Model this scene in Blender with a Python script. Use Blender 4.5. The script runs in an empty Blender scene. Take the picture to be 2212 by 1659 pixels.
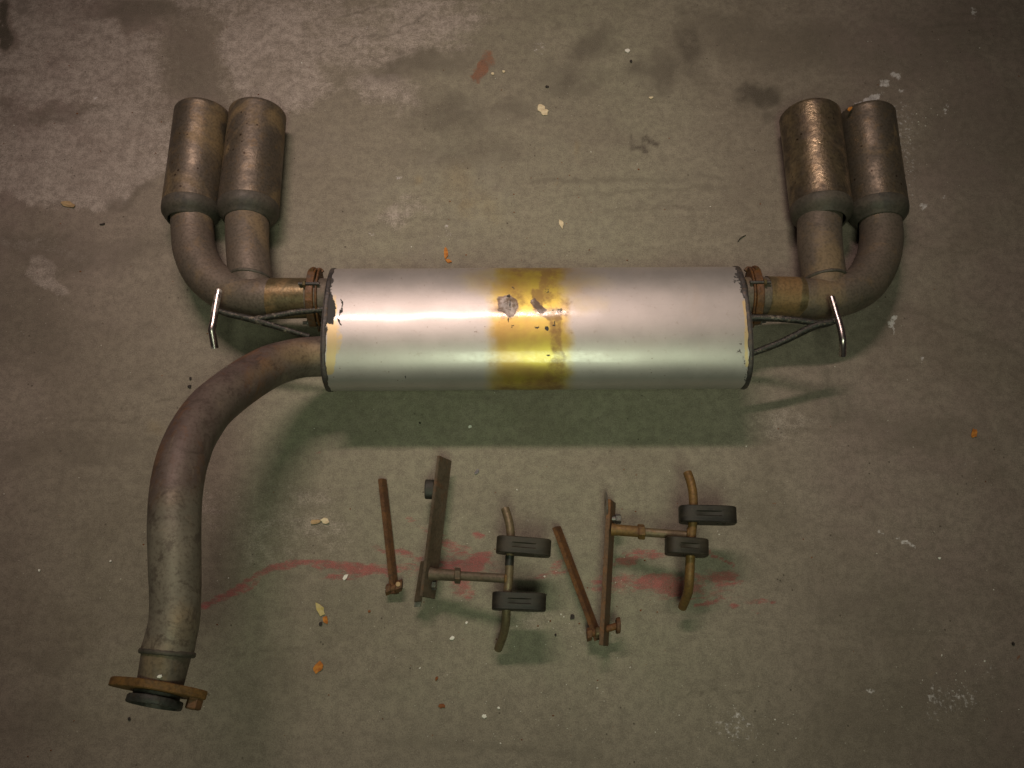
import bpy, bmesh, math, random
import numpy as np
from mathutils import Vector, Matrix, noise as mnoise

random.seed(7)
np.random.seed(7)
D = bpy.data
SC = bpy.context.scene
COL = SC.collection

# ------------------------------------------------------------------ camera
H = 1.28                       # camera height over the floor (m)
PITCH = math.radians(18.4)     # lens leans forward from straight down
PW, PH, FPX = 2212.0, 1659.0, 1916.0
cam_d = D.cameras.new("camera")
cam_d.sensor_width = 36.0
cam_d.lens = 36.0 * FPX / PW
cam_d.clip_start = 0.05
cam_d.clip_end = 60.0
cam = D.objects.new("camera", cam_d)
COL.objects.link(cam)
cam.location = (0, 0, H)
cam.rotation_euler = (PITCH, 0, 0)
SC.camera = cam
SC.render.resolution_x, SC.render.resolution_y = 1024, 768

# ------------------------------------------------------------------ light
SC.view_settings.view_transform = 'Standard'
SC.view_settings.look = 'None'
SC.view_settings.exposure = 0.0
SC.view_settings.gamma = 1.0
world = D.worlds.new("World")
SC.world = world
world.use_nodes = True
bg = world.node_tree.nodes["Background"]
bg.inputs[0].default_value = (0.72, 0.62, 0.55, 1)
bg.inputs[1].default_value = 0.022


def tube_lamp(name, loc, length, width, watts, color, aim, spread=180):
    l = D.lights.new(name, 'AREA')
    l.shape = 'RECTANGLE'
    l.size, l.size_y = length, width
    l.energy = watts
    l.color = color
    l.spread = math.radians(spread)
    o = D.objects.new(name, l)
    COL.objects.link(o)
    o.location = loc
    d = (Vector(aim) - Vector(loc)).normalized()
    o.rotation_euler = d.to_track_quat('-Z', 'Y').to_euler()
    return o


# two ceiling tubes of the garage: a warm one behind the muffler, a greenish one on the viewer's side
tube_lamp("warm_ceiling_tube", (-0.30, 1.58, 2.05), 1.05, 0.075, 3.9, (1.0, 0.765, 0.67), (-0.14, 0.60, 0), 57)
tube_lamp("green_ceiling_tube", (0.10, -0.60, 2.15), 0.60, 0.95, 2.3, (0.86, 1.0, 0.68), (0.06, 0.50, 0), 56)


# ------------------------------------------------------------------ geometry from measured points
CP, SP = math.cos(PITCH), math.sin(PITCH)


def W(u, v, z=0.0):
    """point of the place at height z seen at (u, v) of the 2212x1659 photograph"""
    dx, dy, dz = (u - PW / 2) / FPX, (PH / 2 - v) / FPX, -1.0
    wy, wz = dy * CP - dz * SP, dy * SP + dz * CP
    t = (z - H) / wz
    return Vector((dx * t, wy * t, z))


def depth(p):
    return -((p.z - H) * CP - p.y * SP)


def RAD(w, p):
    return 0.5 * w * depth(p) / FPX


def project(co):
    """n x 3 world -> u, v"""
    y, z = co[:, 1], co[:, 2] - H
    cy = y * CP + z * SP
    cz = -y * SP + z * CP
    return PW / 2 + FPX * co[:, 0] / (-cz), PH / 2 - FPX * cy / (-cz)


def tag(o, label=None, cat=None, group=None, kind=None):
    if label:
        o["label"] = label
    if cat:
        o["category"] = cat
    if group:
        o["group"] = group
    if kind:
        o["kind"] = kind
    return o


def empty(name, loc):
    o = D.objects.new(name, None)
    o.empty_display_size = 0.05
    COL.objects.link(o)
    o.location = loc
    return o


def base_of(parent):
    b = Vector((0, 0, 0))
    while parent is not None:
        b += parent.location
        parent = parent.parent
    return b


def link(name, verts, faces, mat, parent=None, smooth=True, sharp=None):
    """mesh object; verts are given in world metres, stored relative to the parent"""
    b = base_of(parent) if parent else Vector((0, 0, 0))
    if parent is None:
        n = len(verts)
        c = Vector((sum(v[0] for v in verts) / n, sum(v[1] for v in verts) / n, min(v[2] for v in verts)))
        b = c
    me = D.meshes.new(name)
    me.from_pydata([tuple(Vector(v) - b) for v in verts], [], faces)
    bm = bmesh.new()
    bm.from_mesh(me)
    bmesh.ops.recalc_face_normals(bm, faces=bm.faces)
    if sharp is not None:
        for e in bm.edges:
            if len(e.link_faces) == 2 and e.calc_face_angle(0) > sharp:
                e.smooth = False
    for f in bm.faces:
        f.smooth = smooth
    bm.to_mesh(me)
    bm.free()
    me.materials.append(mat)
    o = D.objects.new(name, me)
    COL.objects.link(o)
    if parent:
        o.parent = parent
    else:
        o.location = b
    return o


def paint(o, attr, fn):
    """store up to four mask channels per vertex, fn(u, v, world xyz) -> 4 arrays"""
    me = o.data
    n = len(me.vertices)
    co = np.empty(n * 3)
    me.vertices.foreach_get("co", co)
    co = co.reshape(-1, 3)
    b = base_of(o.parent) if o.parent else Vector(o.location)
    w = co + np.array(b)[None, :]
    u, v = project(w)
    ch = fn(u, v, w)
    ch = [np.broadcast_to(c, (n,)) for c in ch]
    one = np.ones(n)
    for nm, cc in ((attr, (ch[0], ch[1], ch[2], one)), (attr + "_4", (ch[3], ch[3], ch[3], one))):
        a = me.color_attributes.new(nm, 'FLOAT_COLOR', 'POINT')
        out = np.stack(cc, 1).astype(np.float32)
        a.data.foreach_set("color", np.clip(out, 0, 1).ravel())


def vnoise(u, v, scale, seed=0):
    rs = np.random.RandomState(seed)
    g = rs.rand(256, 256) * 2 - 1
    x, y = (u / scale) % 255, (v / scale) % 255
    i, j = np.floor(x).astype(int), np.floor(y).astype(int)
    fx, fy = x - i, y - j
    fx, fy = fx * fx * (3 - 2 * fx), fy * fy * (3 - 2 * fy)
    i1, j1 = (i + 1) % 256, (j + 1) % 256
    return (g[j, i] * (1 - fx) + g[j, i1] * fx) * (1 - fy) + (g[j1, i] * (1 - fx) + g[j1, i1] * fx) * fy


def warp(u, v, amt, seed=0, s0=60.0):
    a, b = np.array(u, float), np.array(v, float)
    s, k = s0, amt
    for o in range(5):
        a = a + k * vnoise(u, v, s, seed + 2 * o)
        b = b + k * vnoise(u, v, s, seed + 2 * o + 1)
        s, k = s / 2, k * 0.6
    return a, b


def blob(u, v, cu, cv, ru, rv, rot=0.0, soft=0.6):
    c, s = math.cos(math.radians(rot)), math.sin(math.radians(rot))
    a = ((u - cu) * c + (v - cv) * s) / ru
    b = (-(u - cu) * s + (v - cv) * c) / rv
    r = np.sqrt(a * a + b * b)
    t = np.clip((1 + soft - r) / (2 * soft), 0, 1)
    return t * t * (3 - 2 * t)


def stroke(u, v, pts, w):
    best = np.full(u.shape, 1e9)
    for (x0, y0), (x1, y1) in zip(pts[:-1], pts[1:]):
        dx, dy = x1 - x0, y1 - y0
        t = np.clip(((u - x0) * dx + (v - y0) * dy) / (dx * dx + dy * dy), 0, 1)
        best = np.minimum(best, np.hypot(u - x0 - t * dx, v - y0 - t * dy))
    t = np.clip(1.5 - best / w, 0, 1)
    return t * t * (3 - 2 * t)


def mx(*a):
    r = a[0]
    for b in a[1:]:
        r = np.maximum(r, b)
    return r


# ------------------------------------------------------------------ material kit
class NT:
    def __init__(self, name):
        self.m = D.materials.new(name)
        self.m.use_nodes = True
        self.t = self.m.node_tree
        self.n = self.t.nodes
        self.bsdf = self.n["Principled BSDF"]
        tc = self.n.new("ShaderNodeTexCoord")
        self.co = tc.outputs["Object"]

    def put(self, sock, val):
        if isinstance(val, (int, float)):
            sock.default_value = val
        elif isinstance(val, (tuple, list)):
            if len(val) == 3 and len(sock.default_value) == 4:
                val = (*val, 1)
            sock.default_value = val
        else:
            self.t.links.new(val, sock)

    def noise(self, scale, detail=4, rough=0.55, co=None, dist=0.0, stretch=None):
        c = co or self.co
        if stretch:
            mp = self.n.new("ShaderNodeMapping")
            self.put(mp.inputs["Vector"], c)
            mp.inputs["Scale"].default_value = stretch
            c = mp.outputs[0]
        n = self.n.new("ShaderNodeTexNoise")
        self.put(n.inputs["Vector"], c)
        n.inputs["Scale"].default_value = scale
        n.inputs["Detail"].default_value = detail
        n.inputs["Roughness"].default_value = rough
        n.inputs["Distortion"].default_value = dist
        return n.outputs["Fac"]

    def voro(self, scale, feature='F1'):
        n = self.n.new("ShaderNodeTexVoronoi")
        n.feature = feature
        self.put(n.inputs["Vector"], self.co)
        n.inputs["Scale"].default_value = scale
        return n.outputs["Distance"]

    def rng(self, v, a, b, c=0.0, d=1.0):
        n = self.n.new("ShaderNodeMapRange")
        n.interpolation_type = 'SMOOTHSTEP'
        self.put(n.inputs[0], v)
        for i, x in enumerate((a, b, c, d)):
            n.inputs[i + 1].default_value = x
        return n.outputs[0]

    def math(self, op, a, b=0.0, c=0.0, clamp=False):
        n = self.n.new("ShaderNodeMath")
        n.operation = op
        n.use_clamp = clamp
        self.put(n.inputs[0], a)
        self.put(n.inputs[1], b)
        self.put(n.inputs[2], c)
        return n.outputs[0]

    def mix(self, f, a, b, mode='MIX'):
        n = self.n.new("ShaderNodeMix")
        n.data_type = 'RGBA'
        n.blend_type = mode
        self.put(n.inputs[0], f)
        self.put(n.inputs[6], a)
        self.put(n.inputs[7], b)
        return n.outputs[2]

    def attr(self, name):
        n = self.n.new("ShaderNodeAttribute")
        n.attribute_name = name
        s = self.n.new("ShaderNodeSeparateColor")
        self.t.links.new(n.outputs["Color"], s.inputs[0])
        n4 = self.n.new("ShaderNodeAttribute")
        n4.attribute_name = name + "_4"
        return s.outputs[0], s.outputs[1], s.outputs[2], n4.outputs["Fac"]

    def bump(self, h, strength, dist=0.001):
        n = self.n.new("ShaderNodeBump")
        n.inputs["Strength"].default_value = strength
        n.inputs["Distance"].default_value = dist
        self.put(n.inputs["Height"], h)
        self.t.links.new(n.outputs[0], self.bsdf.inputs["Normal"])

    def set(self, color=None, metallic=None, rough=None, spec=None):
        if color is not None:
            self.put(self.bsdf.inputs["Base Color"], color)
        if metallic is not None:
            self.put(self.bsdf.inputs["Metallic"], metallic)
        if rough is not None:
            self.put(self.bsdf.inputs["Roughness"], rough)
        if spec is not None:
            self.put(self.bsdf.inputs["Specular IOR Level"], spec)
        return self.m


def metal(name, c1, c2, c3, metallic=0.7, r0=0.35, r1=0.6, scale=25, bump=0.3, bscale=220, spots=0.0, amt3=0.55):
    k = NT(name)
    n1 = k.noise(scale, 6, 0.6)
    n2 = k.noise(scale * 0.35, 5, 0.6, dist=0.6)
    n3 = k.noise(bscale, 3, 0.6)
    c = k.mix(k.rng(n1, 0.35, 0.65), c1, c2)
    m3 = k.rng(n2, amt3, amt3 + 0.13)
    c = k.mix(m3, c, c3)
    c = k.mix(k.rng(n3, 0.42, 0.66, 0.0, 0.32), c, (0.02, 0.015, 0.01))
    c = k.mix(k.rng(k.noise(scale * 2.2, 7, 0.75, dist=0.4), 0.52, 0.66, 0, 0.35), c, (c3[0] * 1.25, c3[1] * 1.15, c3[2]))
    if spots:
        v = k.voro(70)
        sp = k.math('MULTIPLY', k.rng(v, 0.10, 0.16, 1, 0), k.rng(k.noise(14, 2), 0.5, 0.56))
        c = k.mix(k.math('MULTIPLY', sp, spots), c, (0.035, 0.02, 0.012))
    ro = k.math('ADD', k.rng(n1, 0.3, 0.7, r0, r1), k.math('MULTIPLY', m3, 0.12))
    mt = k.math('SUBTRACT', metallic, k.math('MULTIPLY', m3, metallic * 0.6))
    k.bump(k.math('ADD', k.math('MULTIPLY', n3, 0.5), n1), bump * 1.5, 0.0013)
    return k.set(c, mt, ro)


# concrete floor
def floor_material():
    k = NT("concrete")
    lt, dk, rd, wh = k.attr("stains")
    ru, ye, vignette, st = k.attr("stains_vignette")
    big = k.noise(3.2, 5, 0.6, dist=0.4)
    mid = k.noise(11, 9, 0.72, dist=0.3)
    fine = k.math('ADD', k.math('MULTIPLY', k.noise(70, 10, 0.85), 0.6), k.math('MULTIPLY', k.noise(520, 4, 0.7), 0.4))
    grit = k.noise(900, 3, 0.7)
    brush = k.noise(24, 8, 0.75, stretch=(0.22, 1.6, 1), dist=0.5)
    base = k.mix(vignette, (0.226, 0.214, 0.150), (0.236, 0.176, 0.162))  # vignette colour painted into the concrete: olive centre, mauve towards the edges
    base = k.mix(k.rng(big, 0.38, 0.66, 0.0, 0.62), base, (0.150, 0.124, 0.092))
    base = k.mix(k.rng(mid, 0.35, 0.75, 0.0, 0.5), base, (0.31, 0.270, 0.222))
    base = k.mix(k.rng(brush, 0.5, 0.75, 0.0, 0.42), base, (0.135, 0.108, 0.088))
    # pale worn coat with a ragged edge
    ledge = k.math('ADD', lt, k.math('MULTIPLY', k.math('SUBTRACT', k.noise(9, 12, 0.80, dist=0.2), 0.5), 1.3))
    ledge = k.math('ADD', ledge, k.math('MULTIPLY', k.math('SUBTRACT', fine, 0.5), 1.5))
    ledge = k.math('ADD', ledge, k.math('MULTIPLY', k.math('SUBTRACT', brush, 0.5), 0.8))
    lm = k.math('MULTIPLY', k.rng(ledge, 0.30, 0.82), k.rng(mid, 0.30, 0.56, 0.35, 1.0))
    pale = k.mix(k.rng(fine, 0.3, 0.7), (0.32, 0.268, 0.245), (0.47, 0.405, 0.375))
    base = k.mix(k.math('MULTIPLY', lm, 0.80), base, pale)
    # oily dark patches
    dm = k.math('MULTIPLY', dk, k.rng(k.math('ADD', mid, fine), 0.88, 1.02, 0.30, 1.0))
    base = k.mix(k.math('MULTIPLY', dm, 1.0, clamp=True), base, (0.052, 0.042, 0.028))
    # yellowish and rusty stains
    base = k.mix(k.math('MULTIPLY', ye, k.rng(mid, 0.3, 0.65, 0.2, 0.75)), base, (0.27, 0.19, 0.075))
    rm = k.rng(k.math('ADD', ru, k.math('MULTIPLY', k.math('SUBTRACT', fine, 0.5), 1.6)), 0.45, 0.75)
    base = k.mix(k.math('MULTIPLY', rm, 0.85), base, (0.20, 0.065, 0.022))
    # red chalky scuffs
    rs = k.noise(70, 6, 0.75, stretch=(0.7, 2.2, 1), dist=0.6)
    rr = k.rng(k.math('ADD', rd, k.math('MULTIPLY', k.math('SUBTRACT', rs, 0.5), 2.8)), 0.10, 0.85)
    base = k.mix(k.math('MULTIPLY', k.math('MULTIPLY', rr, k.math('MULTIPLY', k.rng(rd, 0.02, 0.35), k.rng(fine, 0.36, 0.52, 0.55, 1.0))), 0.90), base, (0.30, 0.070, 0.068))
    # white paint and plaster scuffs
    ws = k.rng(k.math('ADD', wh, k.math('MULTIPLY', k.math('SUBTRACT', k.noise(150, 5, 0.7), 0.5), 2.2)), 0.42, 0.80)
    base = k.mix(k.math('MULTIPLY', ws, k.rng(wh, 0.03, 0.35, 0, 0.95)), base, (0.62, 0.58, 0.60))
    # speckle
    base = k.mix(k.rng(fine, 0.42, 0.57, 0.50, 0.0), base, (0.058, 0.045, 0.036))
    base = k.mix(k.rng(grit, 0.45, 0.70, 0.0, 0.28), base, (0.46, 0.40, 0.36))
    pit = k.math('MULTIPLY', k.rng(k.voro(55), 0.05, 0.10, 1, 0), k.rng(k.noise(9, 2), 0.5, 0.6))
    base = k.mix(k.math('MULTIPLY', pit, 0.75), base, (0.04, 0.028, 0.02))
    pit2 = k.math('MULTIPLY', k.rng(k.voro(90), 0.05, 0.09, 1, 0), k.rng(k.noise(6, 2), 0.48, 0.6))
    base = k.mix(k.math('MULTIPLY', pit2, 0.5), base, (0.50, 0.47, 0.42))
    base = k.mix(k.rng(k.noise(330, 3, 0.8), 0.58, 0.70, 0, 0.35), base, (0.075, 0.058, 0.048))
    hgt = k.math('ADD', k.math('MULTIPLY', fine, 0.8), k.math('MULTIPLY', grit, 0.35))
    hgt = k.math('ADD', hgt, k.math('MULTIPLY', lm, 0.5))
    k.bump(hgt, 0.35, 0.0011)
    return k.set(base, 0.0, k.rng(mid, 0.3, 0.7, 0.55, 0.8), 0.35)


def muffler_material():
    k = NT("muffler_steel")
    yl, br, ch, dk = k.attr("burn")
    ey, e2, e3, e4 = k.attr("wear")
    fine = k.noise(160, 5, 0.7)
    mid = k.noise(22, 5, 0.6)
    streak = k.noise(40, 4, 0.6, stretch=(3.5, 0.5, 0.5))
    c = k.mix(k.rng(mid, 0.3, 0.7), (0.43, 0.405, 0.395), (0.475, 0.445, 0.435))
    c = k.mix(k.rng(streak, 0.5, 0.8, 0, 0.25), c, (0.48, 0.45, 0.44))
    c = k.mix(k.rng(fine, 0.56, 0.72, 0, 0.40), c, (0.30, 0.25, 0.22))
    scr = k.noise(60, 6, 0.8, stretch=(0.12, 9, 9))
    c = k.mix(k.rng(scr, 0.56, 0.70, 0, 0.22), c, (0.30, 0.28, 0.27))
    c = k.mix(k.rng(k.noise(7, 5, 0.6, dist=1.5), 0.55, 0.75, 0, 0.25), c, (0.44, 0.37, 0.31))
    ym = k.rng(k.math('ADD', yl, k.math('MULTIPLY', k.math('SUBTRACT', mid, 0.5), 0.55)), 0.08, 0.92)
    c = k.mix(k.math('MULTIPLY', ym, 0.92), c, k.mix(k.rng(k.noise(14, 4), 0.35, 0.65), (0.54, 0.43, 0.045), (0.40, 0.25, 0.045)))
    bm_ = k.rng(k.math('ADD', br, k.math('MULTIPLY', k.math('SUBTRACT', k.noise(60, 6, 0.7), 0.5), 1.3)), 0.30, 0.85)
    c = k.mix(k.math('MULTIPLY', bm_, 0.7), c, (0.20, 0.105, 0.055))
    em = k.rng(k.math('ADD', ey, k.math('MULTIPLY', k.math('SUBTRACT', k.noise(45, 5, 0.7), 0.5), 1.1)), 0.4, 0.7)
    c = k.mix(k.math('MULTIPLY', em, 0.75), c, (0.62, 0.46, 0.20))
    cm = k.rng(k.math('ADD', ch, k.math('MULTIPLY', k.math('SUBTRACT', k.noise(110, 4, 0.6), 0.5), 0.5)), 0.28, 0.62)
    rim = k.math('MULTIPLY', cm, k.rng(ch, 0.45, 1.0, 1.0, 0.0))
    c = k.mix(k.math('MULTIPLY', cm, 0.85), c, k.mix(k.rng(k.noise(75, 4, 0.6), 0.42, 0.58), (0.14, 0.11, 0.10), (0.40, 0.37, 0.375)))
    c = k.mix(k.math('MULTIPLY', rim, 0.8), c, (0.17, 0.11, 0.08))
    dm = k.rng(k.math('ADD', dk, k.math('MULTIPLY', k.math('SUBTRACT', k.noise(130, 6, 0.8), 0.5), 1.5)), 0.46, 0.60)
    c = k.mix(dm, c, (0.045, 0.040, 0.042))
    sp = k.math('MULTIPLY', k.rng(k.voro(95), 0.06, 0.11, 1, 0), k.rng(k.noise(11, 3), 0.5, 0.58))
    c = k.mix(k.math('MULTIPLY', sp, 0.7), c, (0.16, 0.11, 0.08))
    rough = k.math('ADD', k.rng(mid, 0.3, 0.7, 0.46, 0.50), k.math('MULTIPLY', dm, 0.35))
    rough = k.math('ADD', rough, k.math('MULTIPLY', bm_, 0.14))
    rough = k.math('SUBTRACT', rough, k.math('MULTIPLY', ym, 0.05))
    rough = k.math('ADD', rough, k.math('MULTIPLY', cm, 0.12))
    met = k.math('SUBTRACT', 0.62, k.math('MULTIPLY', dm, 0.7), clamp=True)
    h = k.math('ADD', k.math('MULTIPLY', mid, 0.7), k.math('MULTIPLY', fine, 0.12))
    h = k.math('SUBTRACT', h, k.math('MULTIPLY', dm, 0.7))
    h = k.math('SUBTRACT', h, k.math('MULTIPLY', cm, 0.4))
    k.bump(h, 0.22, 0.0012)
    k.put(k.bsdf.inputs['Coat Weight'], k.math('MULTIPLY', k.math('SUBTRACT', 1.0, k.math('ADD', k.math('MULTIPLY', cm, .9), dm, clamp=True), clamp=True), k.rng(fine, 0.35, 0.6, 0.62, 0.35)))
    k.put(k.bsdf.inputs['Coat Roughness'], k.rng(fine, 0.3, 0.7, 0.09, 0.17))
    return k.set(c, met, rough)


def front_pipe_material():
    k = NT("front_pipe_steel")
    ru, gy, tn, gd = k.attr("zones")
    n = k.noise(26, 6, 0.65)
    big = k.noise(9, 4, 0.6, dist=0.8)
    fine = k.noise(230, 4, 0.7)
    along = k.noise(22, 5, 0.65, stretch=(1.0, 0.3, 1.0), dist=0.4)
    c = k.mix(k.rng(n, 0.3, 0.7), (0.17, 0.145, 0.12), (0.22, 0.18, 0.145))
    c = k.mix(k.math('MULTIPLY', ru, k.rng(along, 0.3, 0.6, 0.45, 0.95)), c, (0.120, 0.084, 0.078))
    orr = k.math('MULTIPLY', ru, k.rng(k.math('ADD', along, k.math('MULTIPLY', k.math('ADD', fine, n), 0.35)), 0.88, 1.02, 0, .7))
    c = k.mix(orr, c, (0.20, 0.105, 0.055))
    c = k.mix(gy, c, k.mix(k.rng(big, 0.4, 0.6), (0.17, 0.148, 0.12), (0.24, 0.205, 0.165)))
    c = k.mix(k.math('MULTIPLY', tn, k.rng(n, 0.35, 0.6, 0.4, 1)), c, (0.30, 0.215, 0.14))
    c = k.mix(k.math('MULTIPLY', gd, 0.75), c, (0.30, 0.21, 0.11))
    blot = k.noise(34, 8, 0.75, dist=0.5)
    c = k.mix(k.rng(blot, 0.51, 0.62, 0, 0.62), c, (0.070, 0.050, 0.042))
    c = k.mix(k.rng(blot, 0.44, 0.34, 0, 0.4), c, (0.26, 0.20, 0.15))
    c = k.mix(k.rng(fine, 0.45, 0.7, 0, 0.5), c, (0.06, 0.04, 0.03))
    k.bump(k.math('ADD', n, k.math('MULTIPLY', fine, 0.7)), 0.4, 0.001)
    return k.set(c, 0.32, k.rng(n, 0.3, 0.7, 0.46, 0.64))


M = {}
M['floor'] = floor_material()
M['muffler'] = muffler_material()
M['front'] = front_pipe_material()
M['seam'] = metal("dark_seam", (0.055, 0.050, 0.052), (0.085, 0.075, 0.072), (0.16, 0.10, 0.05), 0.4, 0.45, 0.65, 60, 0.6, amt3=0.66)
M['tip'] = metal("sooty_tip_steel", (0.165, 0.133, 0.100), (0.120, 0.100, 0.082), (0.195, 0.138, 0.076), 0.62, 0.38, 0.62, 30, 0.35, 260, 0.9, 0.53)
M['tip_bright'] = metal("worn_tip_steel", (0.29, 0.225, 0.145), (0.125, 0.100, 0.078), (0.19, 0.130, 0.078), 0.76, 0.27, 0.58, 34, 0.5, 200, 0.9, 0.55)
M['shoulder'] = metal("blued_shoulder_steel", (0.075, 0.067, 0.056), (0.100, 0.085, 0.068), (0.055, 0.052, 0.050), 0.25, 0.55, 0.70, 40, 0.35)
M['pipe'] = metal("dull_pipe_steel", (0.165, 0.130, 0.105), (0.130, 0.106, 0.086), (0.195, 0.140, 0.085), 0.38, 0.52, 0.70, 22, 0.45, 260)
M['pipe_gold'] = metal("straw_coloured_pipe_steel", (0.28, 0.215, 0.12), (0.21, 0.165, 0.10), (0.26, 0.16, 0.075), 0.75, 0.28, 0.42, 26, 0.25, 260)
M['inside'] = metal("soot", (0.012, 0.011, 0.010), (0.02, 0.018, 0.015), (0.03, 0.02, 0.015), 0.0, 0.8, 0.95, 60, 0.4)
M['rust'] = metal("orange_rust", (0.17, 0.072, 0.022), (0.105, 0.044, 0.018), (0.045, 0.028, 0.020), 0.15, 0.6, 0.8, 60, 0.9, 300, amt3=0.60)
M['rust_dark'] = metal("brown_rust", (0.105, 0.052, 0.028), (0.16, 0.075, 0.030), (0.05, 0.035, 0.026), 0.2, 0.55, 0.75, 55, 0.8, 300)
M['clamp'] = metal("clamp_rust", (0.155, 0.066, 0.020), (0.09, 0.040, 0.018), (0.09, 0.062, 0.045), 0.15, 0.45, 0.65, 70, 0.6, 300)
M['flange'] = metal("flange_rust", (0.14, 0.072, 0.022), (0.19, 0.095, 0.026), (0.07, 0.034, 0.016), 0.2, 0.6, 0.8, 75, 0.9, 260)
M['gasket'] = metal("dark_gasket", (0.030, 0.030, 0.028), (0.060, 0.058, 0.052), (0.05, 0.032, 0.02), 0.2, 0.5, 0.7, 60, 0.7)
M['chrome'] = metal("bright_rod_steel", (0.72, 0.64, 0.64), (0.60, 0.52, 0.52), (0.66, 0.58, 0.56), 1.0, 0.24, 0.34, 50, 0.03, 300)
M['brace'] = metal("chipped_black_brace", (0.018, 0.018, 0.017), (0.034, 0.032, 0.028), (0.26, 0.215, 0.17), 0.3, 0.40, 0.6, 140, 0.6, 300, amt3=0.58)
M['bracket'] = metal("brown_bracket_steel", (0.105, 0.080, 0.055), (0.140, 0.108, 0.076), (0.15, 0.070, 0.034), 0.35, 0.5, 0.68, 30, 0.4, 260, amt3=0.60)
M['bracket_edge'] = metal("rusty_bracket_steel", (0.115, 0.075, 0.048), (0.16, 0.085, 0.040), (0.21, 0.09, 0.035), 0.35, 0.5, 0.68, 30, 0.5, 260, amt3=0.50)
M['rod'] = metal("tan_rod_steel", (0.175, 0.135, 0.078), (0.145, 0.105, 0.062), (0.19, 0.105, 0.045), 0.35, 0.45, 0.62, 45, 0.4, 260, amt3=0.60)
M['rod_rust'] = metal("ochre_rod_steel", (0.20, 0.112, 0.032), (0.155, 0.085, 0.028), (0.11, 0.05, 0.022), 0.25, 0.5, 0.7, 55, 0.5, 260, amt3=0.58)
M['zinc'] = metal("zinc_nut", (0.20, 0.19, 0.18), (0.13, 0.12, 0.12), (0.12, 0.075, 0.045), 0.6, 0.35, 0.55, 90, 0.4)
M['silver'] = metal("worn_zinc_washer", (0.42, 0.39, 0.37), (0.33, 0.30, 0.28), (0.16, 0.11, 0.08), 0.8, 0.28, 0.42, 60, 0.3)
M['black'] = metal("black_plastic", (0.012, 0.013, 0.010), (0.02, 0.02, 0.016), (0.03, 0.025, 0.02), 0.0, 0.45, 0.6, 60, 0.3)


def rubber_material(name, a, b):
    k = NT(name)
    n = k.noise(28, 5, 0.65, stretch=(0.5, 2.0, 1))
    f = k.noise(300, 4, 0.7)
    c = k.mix(k.rng(n, 0.35, 0.68), a, b)
    c = k.mix(k.rng(f, 0.55, 0.8, 0, 0.5), c, (0.08, 0.062, 0.042))
    k.bump(k.math('ADD', n, k.math('MULTIPLY', f, 0.4)), 0.5, 0.0008)
    return k.set(c, 0.0, k.rng(n, 0.3, 0.7, 0.42, 0.6), 0.4)


M['rubber'] = rubber_material("aged_rubber", (0.019, 0.016, 0.012), (0.044, 0.034, 0.023))
M['rubber_dark'] = rubber_material("dark_rubber", (0.011, 0.010, 0.009), (0.032, 0.026, 0.019))


def flake_material(name, a, b):
    k = NT(name)
    n = k.noise(180, 5, 0.7)
    c = k.mix(k.rng(n, 0.35, 0.65), a, b)
    k.bump(n, 0.5, 0.0008)
    return k.set(c, 0.0, 0.7, 0.3)


M['cream'] = flake_material("cream_paint", (0.70, 0.60, 0.42), (0.56, 0.45, 0.30))
M['white'] = flake_material("white_plaster", (0.78, 0.76, 0.72), (0.62, 0.60, 0.55))
M['orange'] = flake_material("orange_flake", (0.52, 0.21, 0.035), (0.34, 0.11, 0.02))
M['rustflake'] = flake_material("rust_crumb", (0.22, 0.075, 0.022), (0.13, 0.04, 0.015))
M['tan'] = flake_material("tan_flake", (0.44, 0.31, 0.17), (0.33, 0.22, 0.12))
M['yellow'] = flake_material("yellowed_flake", (0.46, 0.37, 0.13), (0.50, 0.42, 0.22))
M['dark'] = flake_material("black_crumb", (0.02, 0.017, 0.016), (0.045, 0.035, 0.03))
M['grey'] = flake_material("grey_crumb", (0.12, 0.11, 0.12), (0.22, 0.20, 0.22))

# ------------------------------------------------------------------ floor
FX0, FX1, FY0, FY1, STEP = -1.06, 1.06, -0.24, 1.36, 0.0036
xs = np.concatenate([[-6, -3, -1.8, -1.3], np.arange(FX0, FX1, STEP), [1.3, 1.8, 3, 6]])
ys = np.concatenate([[-5, -2.5, -1.2, -0.5], np.arange(FY0, FY1, STEP), [1.6, 2.2, 4, 7]])
nx, ny = len(xs), len(ys)
gx, gy = np.meshgrid(xs, ys)
fv = np.stack([gx.ravel(), gy.ravel(), np.zeros(nx * ny)], 1)
ii = np.arange(ny - 1)[:, None] * nx + np.arange(nx - 1)[None, :]
ff = np.stack([ii, ii + 1, ii + nx + 1, ii + nx], -1).reshape(-1, 4)
me = D.meshes.new("floor")
me.vertices.add(len(fv))
me.vertices.foreach_set("co", fv.ravel())
me.loops.add(len(ff) * 4)
me.loops.foreach_set("vertex_index", ff.ravel().astype(np.int32))
me.polygons.add(len(ff))
me.polygons.foreach_set("loop_start", np.arange(0, len(ff) * 4, 4, dtype=np.int32))
me.update(calc_edges=True)
me.validate()
me.materials.append(M['floor'])
floor = D.objects.new("floor", me)
COL.objects.link(floor)
tag(floor, kind="structure")


def z1(x, y): return (x * .336, y * .336)
def z2(x, y): return (734.4 + x * .336, y * .336)
def z3(x, y): return (1468.8 + x * .336, y * .336)
def z4(x, y): return (x * .336, 518.4 + y * .336)
def z5(x, y): return (1468.8 + x * .336, 553 + y * .336)
def z8(x, y): return (1468.8 + x * .336, 1101.6 + y * .336)


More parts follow.
